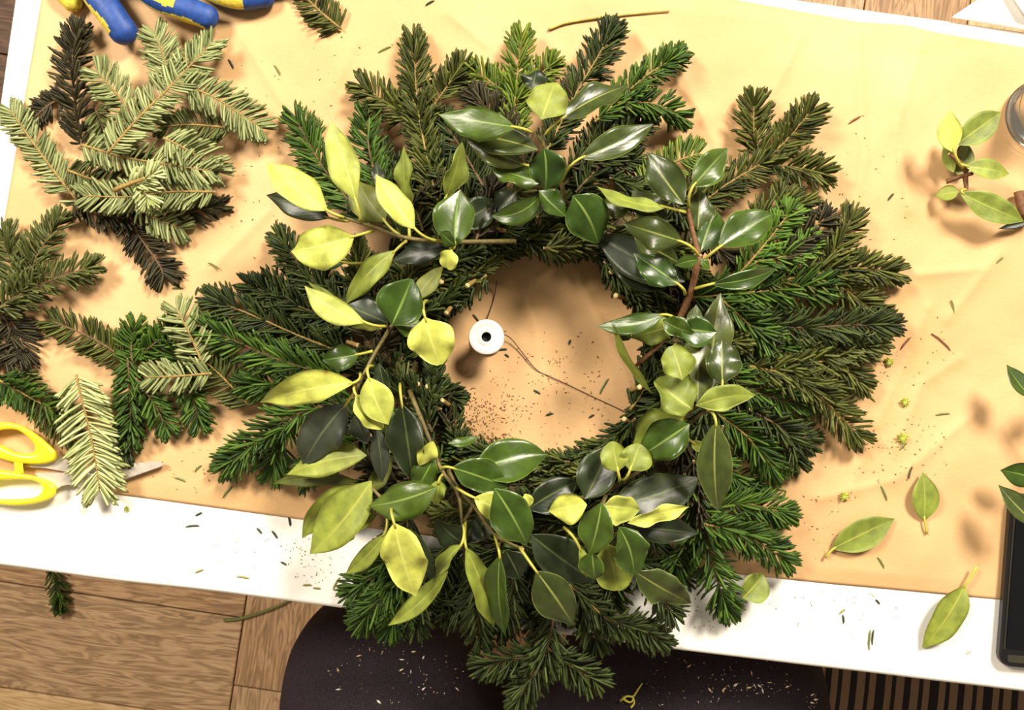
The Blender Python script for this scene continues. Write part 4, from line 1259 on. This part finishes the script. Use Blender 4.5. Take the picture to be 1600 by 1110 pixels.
slab(mb, [(300, 610), (420, 604), (535, 606), (620, 592), (690, 566), (800, 560), (1000, 548), (1180, 522), (1330, 506), (1400, 512), (1422, 532), (1385, 556), (1220, 612), (1020, 682), (860, 730), (700, 742), (660, 722), (590, 708), (530, 722), (480, 758), (440, 740), (380, 670)], .0058, .0082)
mb.build('blade', STEEL, scis, False)
mb = MB()
slab(mb, [(440, 470), (500, 440), (560, 478), (640, 530), (720, 580), (880, 600), (1100, 588), (1300, 548), (1410, 534), (1300, 590), (1080, 676), (900, 716), (760, 690), (660, 602), (560, 596), (400, 566), (215, 556), (215, 540), (380, 530)], .0032, .0056)
mb.build('blade', STEEL, scis, False)
mb = MB(); pc = sx(770, 645, .0082); lathe(mb, pc, [(.0045, 0), (.0045, .0008), (.0036, .0013), (.00002, .0013)], 20); mb.build('screw', STEEL, scis)
tag(scis, 'yellow handled scissors with steel blades at the left edge', 'scissors')

# ================================================================== gardening glove
glv = empty('work_glove', W(250, -60, .003))
BLUE = simple('blue_rubber_coating', (0.008, 0.052, 0.25), 0.55, var=.25, scale=260, bump=.25)
KNIT = simple('yellow_knit', (0.66, 0.53, 0.055), 0.9, var=.15, scale=500, bump=.6)
def finger(pts, r0, r1, yrange, name='finger'):
    P = catmull([W(*p) for p in pts], 40)
    T = np.gradient(P, axis=0); T /= np.linalg.norm(T, axis=1)[:, None]
    K = 48; vs = []; n = len(P)
    rows_ = []
    for i in range(n):
        q = i / (n - 1)
        r = r0 + (r1 - r0) * q
        rows_.append((P[i], T[i], r, q))
    e = P[-1]; tt = T[-1]
    for a in np.linspace(.25, 1.5, 6):
        rows_.append((e + tt * r1 * math.sin(a), tt, r1 * math.cos(a) + .0002, 1 + a))
    for (p, t_, r, q) in rows_:
        s = np.cross(t_, [0, 0, 1.0]); s /= np.linalg.norm(s); u = np.cross(s, t_)
        for k in range(K):
            a = 2 * math.pi * k / K
            wr = 1 + .05 * noise.noise(Vector((p[0] * 90, p[1] * 90, a)))
            vs.append(p + wr * r * (math.cos(a) * s + .82 * math.sin(a) * u))
    fs = []; mi = []
    for i in range(len(rows_) - 1):
        for k in range(K):
            k2 = (k + 1) % K
            fs.append((i * K + k, i * K + k2, (i + 1) * K + k2, (i + 1) * K + k))
            ang = math.degrees(2 * math.pi * (k + .5) / K)
            q = rows_[i][3]
            y = any(a0 + 14 * math.sin(q * 9) < ang < a1 + 10 * math.cos(q * 8) and q0 < q < q1 for (a0, a1, q0, q1) in yrange)
            mi.append(1 if y else 0)
    mb = MB(); mb.add(vs, fs, mi)
    mb.add([vs[k] for k in range(K)], [tuple(range(K))], 0)
    return mb.build(name, [BLUE, KNIT], glv)
# angle 0 = right side of the pointing direction seen from above, 90 = top, 180 = left side
finger([(120, -70, .016), (145, -20, .018), (172, 20, .018), (192, 48, .015)], .0125, .0112, [(-20, 48, 0, .93)])
finger([(190, -60, .018), (238, -10, .022), (282, 10, .022), (322, 26, .018)], .0110, .0098, [(70, 135, 0, .62), (-40, 25, 0, 1.1), (300, 361, 0, 1.1)])
finger([(270, -70, .020), (322, -22, .020), (370, -4, .016), (412, -6, .012)], .0105, .0090, [(-10, 60, .2, .72)])
finger([(290, -90, .014), (350, -50, .014), (410, -30, .012), (450, -28, .011)], .0100, .0090, [(100, 170, 0, .9)])
finger([(90, -60, .010), (95, -20, .010), (112, 2, .009)], .0095, .0080, [(-10, 361, 0, 3)], 'thumb')
mb = MB()
pc = W(200, -130, .022)
vs = []; fs = []
NA, NB = 24, 12
for i in range(NA):
    a = 2 * math.pi * i / NA
    for j in range(NB + 1):
        b = -math.pi / 2 + math.pi * j / NB
        vs.append((pc.x + .062 * math.cos(a) * math.cos(b), pc.y + .052 * math.sin(a) * math.cos(b), pc.z + .0185 * math.sin(b)))
for i in range(NA):
    for j in range(NB):
        i2 = (i + 1) % NA
        fs.append((i * (NB + 1) + j, i2 * (NB + 1) + j, i2 * (NB + 1) + j + 1, i * (NB + 1) + j + 1))
mb.add(vs, fs); mb.build('palm', [BLUE, KNIT], glv)
mb = MB(); lathe(mb, (0, 0, 0), [(.03, 0)], 4) if False else None
cuff = MB(); tube(cuff, [W(190, -190, .022), W(180, -300, .022)], .022, .026, 16); cuff.build('cuff', KNIT, glv)
tag(glv, 'blue and yellow coated work glove at the top left', 'glove')

# ================================================================== glass jar
jar = empty('glass_jar', W(1619, 184, .001))
m, nt, b = nodes_of('jar_glass')
tr_ = N(nt, 'ShaderNodeBsdfTransparent'); tr_.inputs[0].default_value = (0.97, 0.975, 0.95, 1)
gl_ = N(nt, 'ShaderNodeBsdfGlossy', Roughness=0.14)
fr_ = N(nt, 'ShaderNodeFresnel', IOR=1.55)
mx_ = N(nt, 'ShaderNodeMixShader')
nt.links.new(fr_.outputs[0], mx_.inputs[0]); nt.links.new(tr_.outputs[0], mx_.inputs[1]); nt.links.new(gl_.outputs[0], mx_.inputs[2])
nt.links.new(mx_.outputs[0], nt.nodes['Material Output'].inputs['Surface'])
nt.nodes.remove(b)
GLASS = m
jc = W(1619, 184, 0); jz = .0022
mb = MB()
outer = [(.00002, .0004), (.022, .0004), (.0262, .0014), (.0284, .0030)]
for k in range(36):
    z_ = .0040 + k * .00085
    outer.append((.0288 + .0011 * math.cos(2 * math.pi * (z_ - .004) / .0062), z_))
outer += [(.0300, .038), (.0302, .048), (.0300, .060), (.0285, .066), (.0262, .070), (.0274, .072), (.0260, .0745), (.0274, .077), (.0260, .0795), (.0264, .084), (.0256, .0850), (.0248, .0842)]
lathe(mb, (jc.x, jc.y, TZ + jz), outer, 64)
mb.build('glass_body', GLASS, jar)
tag(jar, 'clear ribbed glass jar at the right edge', 'jar')

# ================================================================== phone
ph = empty('mobile_phone', W(1625, 900, .001))
PB = simple('phone_body_black', (0.006, 0.006, 0.007), 0.35, var=.1)
PS = simple('phone_screen_glass', (0.003, 0.003, 0.004), 0.06, var=.05)
PG = simple('phone_lower_strip', (0.05, 0.045, 0.03), 0.35, .3)
pw, pl_ = S(134), S(268)
pa = math.radians(-4.4)
pcx = W(1560 + 67 - 0, 907, 0)
def rrect(w_, l_, r, n=6):
    out = []
    for cx, cy, a0 in ((w_ / 2 - r, l_ / 2 - r, 0), (-w_ / 2 + r, l_ / 2 - r, 90), (-w_ / 2 + r, -l_ / 2 + r, 180), (w_ / 2 - r, -l_ / 2 + r, 270)):
        for k in range(n + 1):
            a = math.radians(a0 + 90 * k / n)
            out.append((cx + r * math.cos(a), cy + r * math.sin(a)))
    return out
def ploc(x, y, z): 
    return (pcx.x + x * math.cos(pa) - y * math.sin(pa), pcx.y + x * math.sin(pa) + y * math.cos(pa), TZ + z)
def layers(spec, mats, name, offx=0, offy=0, mi=None):
    mb = MB(); rings = []
    vs = []; n = None
    for (w_, l_, r, z) in spec:
        rr = rrect(w_, l_, r); n = len(rr)
        vs += [ploc(x + offx, y + offy, z) for x, y in rr]
    fs = []
    for i in range(len(spec) - 1):
        for k in range(n):
            k2 = (k + 1) % n
            fs.append((i * n + k, i * n + k2, (i + 1) * n + k2, (i + 1) * n + k))
    fs.append(tuple(range(n))[::-1]); fs.append(tuple((len(spec) - 1) * n + k for k in range(n)))
    mb.add(vs, fs)
    return mb.build(name, mats, ph, False)
z0 = .0020
layers([(pw - .004, pl_ - .004, .009, z0), (pw, pl_, .011, z0 + .002), (pw, pl_, .011, z0 + .0062), (pw - .002, pl_ - .002, .010, z0 + .0078)], PB, 'phone_case')
layers([(pw - .008, pl_ - .022, .004, z0 + .0077), (pw - .0085, pl_ - .0225, .004, z0 + .0083)], PS, 'screen', 0, .004)
layers([(pw - .012, .0062, .002, z0 + .0077), (pw - .0125, .0058, .002, z0 + .0085)], PG, 'button_strip', 0, -pl_ / 2 + .0075)
layers([(.0010, pl_ - .03, .0004, z0 + .0079), (.0008, pl_ - .03, .0004, z0 + .0084)], PG, 'edge_trim', -pw / 2 + .0028, 0)
tag(ph, 'black mobile phone at the right edge, half on the brown paper', 'phone')

# ================================================================== strand, needles, crumbs
mb = MB()
tube(mb, [W(x_, y_, surf(x_, y_) + .0012) for x_, y_, _ in catmull([(857, 46, 0), (885, 36, 0), (935, 28, 0), (990, 22, 0), (1046, 17, 0)], 30)], .0012, .0006, 6)
o = mb.build('plant_fibre', simple('dry_fibre', (0.36, 0.30, 0.07), .8, scale=120, var=.3)); tag(o, 'long thin dried fibre on the paper at the top', 'fibre')

NB_ = {}
def needle_thing(x, y, ang, ln, col, label, group):
    key = (col, ln)
    if key not in NB_:
        me = bpy.data.meshes.new('fallen_needle')
        l = S(ln); w_ = .00095
        v = []
        for q, wf in ((0, .5), (.3, 1), (.8, .95), (1, .25)):
            bx = .06 * l * math.sin(q * 3)
            v += [(l * (q - .5), bx - w_ * wf, .0003), (l * (q - .5), bx, .0009), (l * (q - .5), bx + w_ * wf, .0003), (l * (q - .5), bx, 0)]
        f = [(i * 4 + a, i * 4 + (a + 1) % 4, i * 4 + 4 + (a + 1) % 4, i * 4 + 4 + a) for i in range(3) for a in range(4)] + [(3, 2, 1, 0), (12, 13, 14, 15)]
        me.from_pydata(v, [], f); me.materials.append(FN[col]); me.update()
        NB_[key] = me
    o = bpy.data.objects.new('fallen_needle', NB_[key]); C.objects.link(o)
    o.location = W(x, y, surf(x, y)); o.rotation_euler = (0, 0, math.radians(ang))
    tag(o, label, 'fir needle', group)
FN = {'d': simple('fallen_needle_dark', (0.03, 0.042, 0.014), .5), 'g': simple('fallen_needle_green', (0.13, 0.17, 0.04), .55),
      'o': simple('fallen_needle_olive', (0.26, 0.24, 0.06), .6), 'b': simple('fallen_needle_brown', (0.17, 0.07, 0.025), .7)}
CLG, PPG = 'fallen fir needles on the white cloth', 'fallen fir needles on the paper'
for x, y, a, l, c_, lab in [
    (311, 804, 25, 12, 'd', 'short dark needle on the white cloth just below the paper edge'),
    (301, 823, 4, 22, 'd', 'longest dark needle lying level on the cloth left of the wreath'),
    (405, 830, -50, 12, 'd', 'slanting dark needle on the cloth, left one of a close pair'),
    (429, 836, -55, 15, 'd', 'slanting dark needle on the cloth, right one of a close pair'),
    (452, 815, -80, 15, 'd', 'upright dark needle on the cloth touching the paper edge'),
    (443, 881, -30, 10, 'd', 'tiny dark needle alone on the cloth below the pair'),
    (1317, 968, -85, 14, 'd', 'short upright dark needle on the cloth below the brown paper at right'),
    (1371, 941, -50, 10, 'd', 'tiny dark needle on the cloth nearest the paper edge at right'),
    (1359, 1000, 86, 32, 'g', 'long green needle on the cloth, left of a dark one'),
    (1364, 996, 84, 24, 'd', 'long dark needle on the cloth, right of a green one'),
    (380, 903, -10, 20, 'o', 'pale needle on the cloth close to the table edge left of the wreath'),
    (312, 893, 20, 14, 'o', 'pale needle on the cloth farthest left of the wreath'),
    (480, 915, 0, 14, 'o', 'pale needle by the table edge, left one of two'),
    (495, 920, -5, 12, 'o', 'pale needle by the table edge, right one of two'),
    (526, 912, 60, 22, 'o', 'pale steep needle on the cloth touching the lower left fir sprig'),
    (1316, 956, 40, 12, 'o', 'small pale needle on the cloth above a dark upright one')]:
    needle_thing(x, y, a, l, c_, lab, CLG)
for x, y, a, l, c_, lab in [
    (433, 110, -60, 18, 'g', 'green needle on bare paper between the glove and the wreath'),
    (601, 78, 25, 22, 'g', 'green needle on the paper just left of the tallest top sprig'),
    (334, 416, -30, 20, 'g', 'green needle on bare paper right of the fir heap'),
    (278, 451, 0, 18, 'g', 'level green needle below the tip of the dark heap sprig'),
    (282, 750, -20, 18, 'g', 'green needle just right of the scissor point'),
    (356, 769, 50, 24, 'g', 'steep green needle near the paper edge below the left of the wreath'),
    (310, 732, 40, 14, 'g', 'short green needle right of the scissors, nearest the wreath'),
    (1379, 769, -65, 30, 'g', 'long steep green needle left of the small upright leaf'),
    (1376, 880, -60, 20, 'g', 'green needle below the plump loose leaf'),
    (1473, 648, 5, 22, 'g', 'level green needle on the paper left of the right edge leaves'),
    (1357, 620, -40, 26, 'g', 'green needle touching the right end of the wreath'),
    (1411, 698, 45, 16, 'g', 'short green needle touching the largest bud'),
    (944, 604, 60, 28, 'g', 'green needle inside the wreath beside the wire'),
    (1214, 766, -8, 30, 'g', 'level green needle in the notch of the wreath at lower right'),
    (1562, 407, 40, 14, 'g', 'small green needle below the light leaf sprig by the jar'),
    (1488, 480, -78, 22, 'g', 'upright green needle on bare paper at far right'),
    (743, 497, -50, 14, 'd', 'dark needle touching the upper left of the spool'),
    (785, 547, 5, 15, 'd', 'dark level needle touching the lower right of the spool'),
    (792, 556, -40, 8, 'd', 'tiny dark needle bit just below right of the spool'),
    (839, 613, -30, 12, 'd', 'dark needle inside the wreath below the wire'),
    (890, 535, 70, 8, 'd', 'tiny dark needle inside the wreath above the wire'),
    (924, 651, 30, 10, 'd', 'dark needle inside the wreath at its lower right'),
    (859, 648, 10, 12, 'd', 'dark needle inside the wreath at its lower middle'),
    (1392, 308, 50, 14, 'd', 'dark needle alone on the paper left of the leaf sprig by the jar'),
    (1422, 739, 75, 20, 'd', 'dark needle between the buds and the small upright leaf'),
    (308, 455, 70, 14, 'd', 'dark upright needle bit on the paper left of the wreath'),
    (672, 5, 28, 16, 'd', 'dark needle at the top edge right of the lone fir tip'),
    (361, 100, -60, 16, 'd', 'dark needle on the paper just below the glove'),
    (1470, 535, -42, 40, 'b', 'long reddish brown twig scrap on the paper at right'),
    (1416, 536, 50, 24, 'b', 'reddish brown scrap near the tip of the long dark sprig'),
    (1338, 187, 28, 26, 'b', 'reddish brown scrap on the paper right of the upper right sprig')]:
    needle_thing(x, y, a, l, c_, lab, PPG)

# star shaped buds
BUD = simple('bud_scale', (0.36, 0.40, 0.045), .6, var=.3, scale=300)
def bud(x, y, label, sz=9, on=None):
    mb = MB(); hh = surf(x, y) if on is None else on
    p = W(x, y, hh)
    for k in range(9):
        a = k * 0.698 + random.uniform(-.2, .2); r = S(sz) * random.uniform(.7, 1.1)
        d = Vector((math.cos(a), math.sin(a), 0)); sd = Vector((-d.y, d.x, 0)) * .0009
        t_ = p + d * r + Vector((0, 0, .0015))
        base = p + Vector((0, 0, .0022))
        mb.add([base - sd, base + sd, p + d * r * .6 + sd + Vector((0, 0, .003)), t_, p + d * r * .6 - sd + Vector((0, 0, .003)), p + d * r * .4],
               [(0, 1, 2, 3, 4), (0, 4, 5), (1, 5, 2), (2, 5, 3), (3, 5, 4), (0, 5, 1)])
    o = mb.build('fir_bud', BUD, None, False); tag(o, label, 'bud', 'yellow green buds on the paper')
bud(1388, 566, 'yellow green fir bud nearest the long dark sprig at right')
bud(1412, 628, 'yellow green fir bud above the scattered crumbs at right')
bud(1409, 684, 'largest yellow green fir bud with a needle touching it', 12)
bud(1318, 775, 'yellow green fir bud above the plump loose leaf')
bud(199, 795, 'tiny green bud on the white cloth near the scissors', 5)

# fine crumbs that nobody could count
def crumbs(name, label, areas, colsm, size, hfun, seed):
    r = random.Random(seed); mb = MB()
    for (x, y, rx, ry, n) in areas:
        for _ in range(n):
            a = r.random() * 6.28; q = r.random() ** .7
            px_, py_ = x + rx * q * math.cos(a), y + ry * q * math.sin(a)
            p = W(px_, py_, hfun(px_, py_)); s = size * r.uniform(.4, 1.3); an = r.random() * 6.28
            d = Vector((math.cos(an), math.sin(an), 0)); e = Vector((-d.y, d.x, 0)) * r.uniform(.18, .5)
            z = Vector((0, 0, 1))
            mb.add([p - d * s, p + e * s, p + d * s * .9, p - e * s, p + z * s * .5], [(0, 3, 2, 1), (0, 1, 4), (1, 2, 4), (2, 3, 4), (3, 0, 4)], r.randrange(len(colsm)))
    o = mb.build(name, colsm, None, False); tag(o, label, 'crumbs', kind='stuff')
CR = [simple('crumb_brown', (0.20, 0.085, 0.025), .9), simple('crumb_olive', (0.28, 0.22, 0.06), .9), simple('crumb_red', (0.25, 0.06, 0.02), .9)]
crumbs('moss_crumbs', 'fine brown moss crumbs on the paper inside the wreath', [(845, 600, 140, 95, 210), (735, 660, 45, 40, 320), (790, 640, 30, 25, 60), (870, 565, 14, 10, 24), (775, 690, 30, 14, 160)], CR, .0011, surf, 3)
crumbs('moss_crumbs', 'scattered brown and green crumbs on the paper right of the wreath', [(1400, 700, 90, 60, 90), (1400, 550, 90, 80, 50), (1340, 350, 90, 160, 50), (1290, 820, 80, 60, 40), (1250, 500, 200, 300, 80)], CR, .0011, surf, 4)
crumbs('moss_crumbs', 'scattered crumbs on the paper left of the wreath', [(400, 250, 60, 160, 50), (330, 740, 120, 40, 50), (560, 150, 120, 100, 40)], CR, .0011, surf, 5)
crumbs('moss_crumbs', 'fine crumbs sprinkled on the white cloth along the front edge', [(490, 875, 50, 45, 90), (400, 850, 90, 40, 25), (1300, 960, 110, 40, 60), (1080, 960, 60, 30, 50), (1515, 1018, 12, 8, 10)], [CR[1], FN['o'], simple('crumb_pale', (0.5, 0.40, 0.2), .9)], .0010, surf, 6)

# ================================================================== person's lap
person = empty('person', W(850, 1320, -TZ))
m, nt, b = nodes_of('black_cotton_trousers')
tc = N(nt, 'ShaderNodeTexCoord')
n1 = N(nt, 'ShaderNodeTexNoise', Scale=900.0, Detail=2.0); nt.links.new(tc.outputs['Object'], n1.inputs['Vector'])
nt.links.new(ramp(nt, n1.outputs['Fac'], [(0.3, (0.010, 0.007, 0.010)), (0.72, (0.034, 0.024, 0.030))]), b.inputs['Base Color'])
b.inputs['Roughness'].default_value = 0.95; b.inputs['Specular IOR Level'].default_value = .2
n2 = N(nt, 'ShaderNodeTexNoise', Scale=14.0, Detail=3.0); nt.links.new(tc.outputs['Object'], n2.inputs['Vector'])
bpn = N(nt, 'ShaderNodeBump', Strength=.5, Distance=.01); nt.links.new(n2.outputs['Fac'], bpn.inputs['Height']); nt.links.new(bpn.outputs['Normal'], b.inputs['Normal'])
TROU = m
mb = MB()
def loft(pts, rad, K=20):
    P = catmull(pts, 24); Rr = catmull([(a, b_, 0) for a, b_ in rad], 24)
    T = np.gradient(P, axis=0); T /= np.linalg.norm(T, axis=1)[:, None]
    vs = []; ref = np.array([1.0, 0, 0])
    for i in range(24):
        s = ref - T[i] * ref.dot(T[i]); s /= np.linalg.norm(s); u = np.cross(s, T[i])
        for k in range(K):
            a = 2 * math.pi * k / K
            vs.append(P[i] + Rr[i][0] * math.cos(a) * s + Rr[i][1] * math.sin(a) * u)
    fs = [(i * K + k, i * K + (k + 1) % K, (i + 1) * K + (k + 1) % K, (i + 1) * K + k) for i in range(23) for k in range(K)]
    fs += [tuple(range(K))[::-1], tuple(23 * K + k for k in range(K))]
    mb.add(vs, fs)
kl = W(600, 1082, -.165); kr = W(1075, 1035, -.175)
hl = W(690, 1520, -.20); hr = W(1000, 1520, -.20)
loft([hl, hl * .5 + kl * .5 + Vector((-.012, 0, .008)), kl, kl + Vector((.0, .030, -.07)), kl + Vector((.01, .02, -.25)), kl + Vector((.01, .0, -.50))],
     [(.125, .10), (.125, .092), (.108, .082), (.095, .072), (.075, .068), (.060, .058)])
loft([hr, hr * .5 + kr * .5 + Vector((.02, 0, .008)), kr, kr + Vector((.0, .05, -.06)), kr + Vector((.01, .06, -.25)), kr + Vector((.02, .05, -.49))],
     [(.135, .10), (.155, .092), (.140, .084), (.105, .070), (.075, .066), (.058, .058)])
# filler volume that closes the gap between the thighs
loft([W(850, 1062, -.25), W(850, 1150, -.22), W(850, 1300, -.20), W(850, 1480, -.20)], [(.085, .05), (.12, .06), (.14, .07), (.16, .09)])
pm_ = (hl + hr) / 2
loft([pm_ + Vector((0, .05, -.03)), pm_ + Vector((0, -.05, 0)), pm_ + Vector((0, -.10, .06)), pm_ + Vector((0, -.11, .17))], [(.17, .08), (.20, .12), (.185, .12), (.165, .10)], 28)
tr = mb.build('trousers', TROU, person)
rmsh = tr.modifiers.new('join', 'REMESH'); rmsh.mode = 'VOXEL'; rmsh.voxel_size = .007; rmsh.use_smooth_shade = True
smm = tr.modifiers.new('smooth', 'SMOOTH'); smm.factor = .6; smm.iterations = 8
SHOE = simple('dark_shoe', (0.02, 0.018, 0.018), .6)
for kk, dx, dy in ((kl, .01, .0), (kr, .02, .05)):
    mb = MB()
    P = [(kk.x + dx, kk.y + dy - .06, .045), (kk.x + dx, kk.y + dy + .02, .050), (kk.x + dx, kk.y + dy + .12, .038), (kk.x + dx, kk.y + dy + .19, .028)]
    pts = catmull(P, 14); vs = []
    for i, p in enumerate(pts):
        q = i / 13; rx = .036 + .012 * math.sin(q * 3.1); rz = .045 - .020 * q
        for k in range(14):
            a = 2 * math.pi * k / 14
            vs.append((p[0] + rx * math.cos(a), p[1], max(.001, p[2] + rz * math.sin(a))))
    fs = [(i * 14 + k, i * 14 + (k + 1) % 14, (i + 1) * 14 + (k + 1) % 14, (i + 1) * 14 + k) for i in range(13) for k in range(14)] + [tuple(range(14))[::-1], tuple(13 * 14 + k for k in range(14))]
    mb.add(vs, fs); mb.build('shoe', SHOE, person)
tag(person, 'person seated at the front edge in black trousers dusted with wood shavings', 'person')

# shavings on the lap, dropped onto the cloth of the trousers
bpy.context.view_layer.update()
dg = bpy.context.evaluated_depsgraph_get()
tre = tr.evaluated_get(dg)
inv = tre.matrix_world.inverted()
PALE = [simple('pale_shaving', (0.72, 0.56, 0.30), .8), simple('white_shaving', (0.8, 0.75, 0.65), .8)]
r = random.Random(21); mb = MB()
def lap_point(px_, py_):
    o_ = Vector(cam.location); d_ = (W(px_, py_, 0) - o_).normalized()
    ok, loc, nrm_, _ = tre.ray_cast(inv @ o_, inv.to_3x3() @ d_)
    return (tre.matrix_world @ loc) if ok else None
for (x, y, rx, ry, n) in [(620, 1050, 110, 50, 55), (570, 1020, 50, 14, 10), (690, 1050, 60, 30, 12), (1130, 1060, 130, 40, 60), (1190, 1075, 60, 10, 34), (1270, 1095, 12, 14, 14), (1050, 1090, 90, 20, 16)]:
    for _ in range(n):
        a = r.random() * 6.28; q = r.random() ** .6
        p = lap_point(x + rx * q * math.cos(a), y + ry * q * math.sin(a))
        if p is None: continue
        sz = r.choice([.0006, .0007, .0009, .0012, .0030]); an = r.random() * 6.28
        d = Vector((math.cos(an), math.sin(an), 0)); e = Vector((-d.y, d.x, 0)) * r.uniform(.2, .4)
        p = p + Vector((0, 0, .0006))
        mb.add([p - d * sz, p + e * sz, p + d * sz, p - e * sz, p + Vector((0, 0, sz * .5))], [(0, 3, 2, 1), (0, 1, 4), (1, 2, 4), (2, 3, 4), (3, 0, 4)], r.randrange(2))
sh = mb.build('wood_shavings', PALE, None, False)
tag(sh, 'pale wood shavings sprinkled over the black trousers', 'shavings', kind='stuff')
# one curled yellow scrap on the lap
p = lap_point(985, 1088)
if p is not None:
    mb = MB()
    for pts in ([(-.010, -.004, .002), (-.004, .002, .005), (.002, .001, .004), (.006, .008, .006), (.011, .014, .004)], [(-.008, -.001, .002), (-.003, -.004, .004), (.001, -.003, .005), (.002, .001, .004)], [(.0, -.010, .003), (.003, -.005, .004), (.002, .001, .004)]):
        tube(mb, catmull([p + Vector(q) for q in pts], 10), .0012, .0007, 6)
    o = mb.build('plant_scrap', simple('yellow_scrap', (0.55, 0.50, 0.07), .6)); tag(o, 'curled yellow plant scrap lying on the black trousers', 'plant scrap')
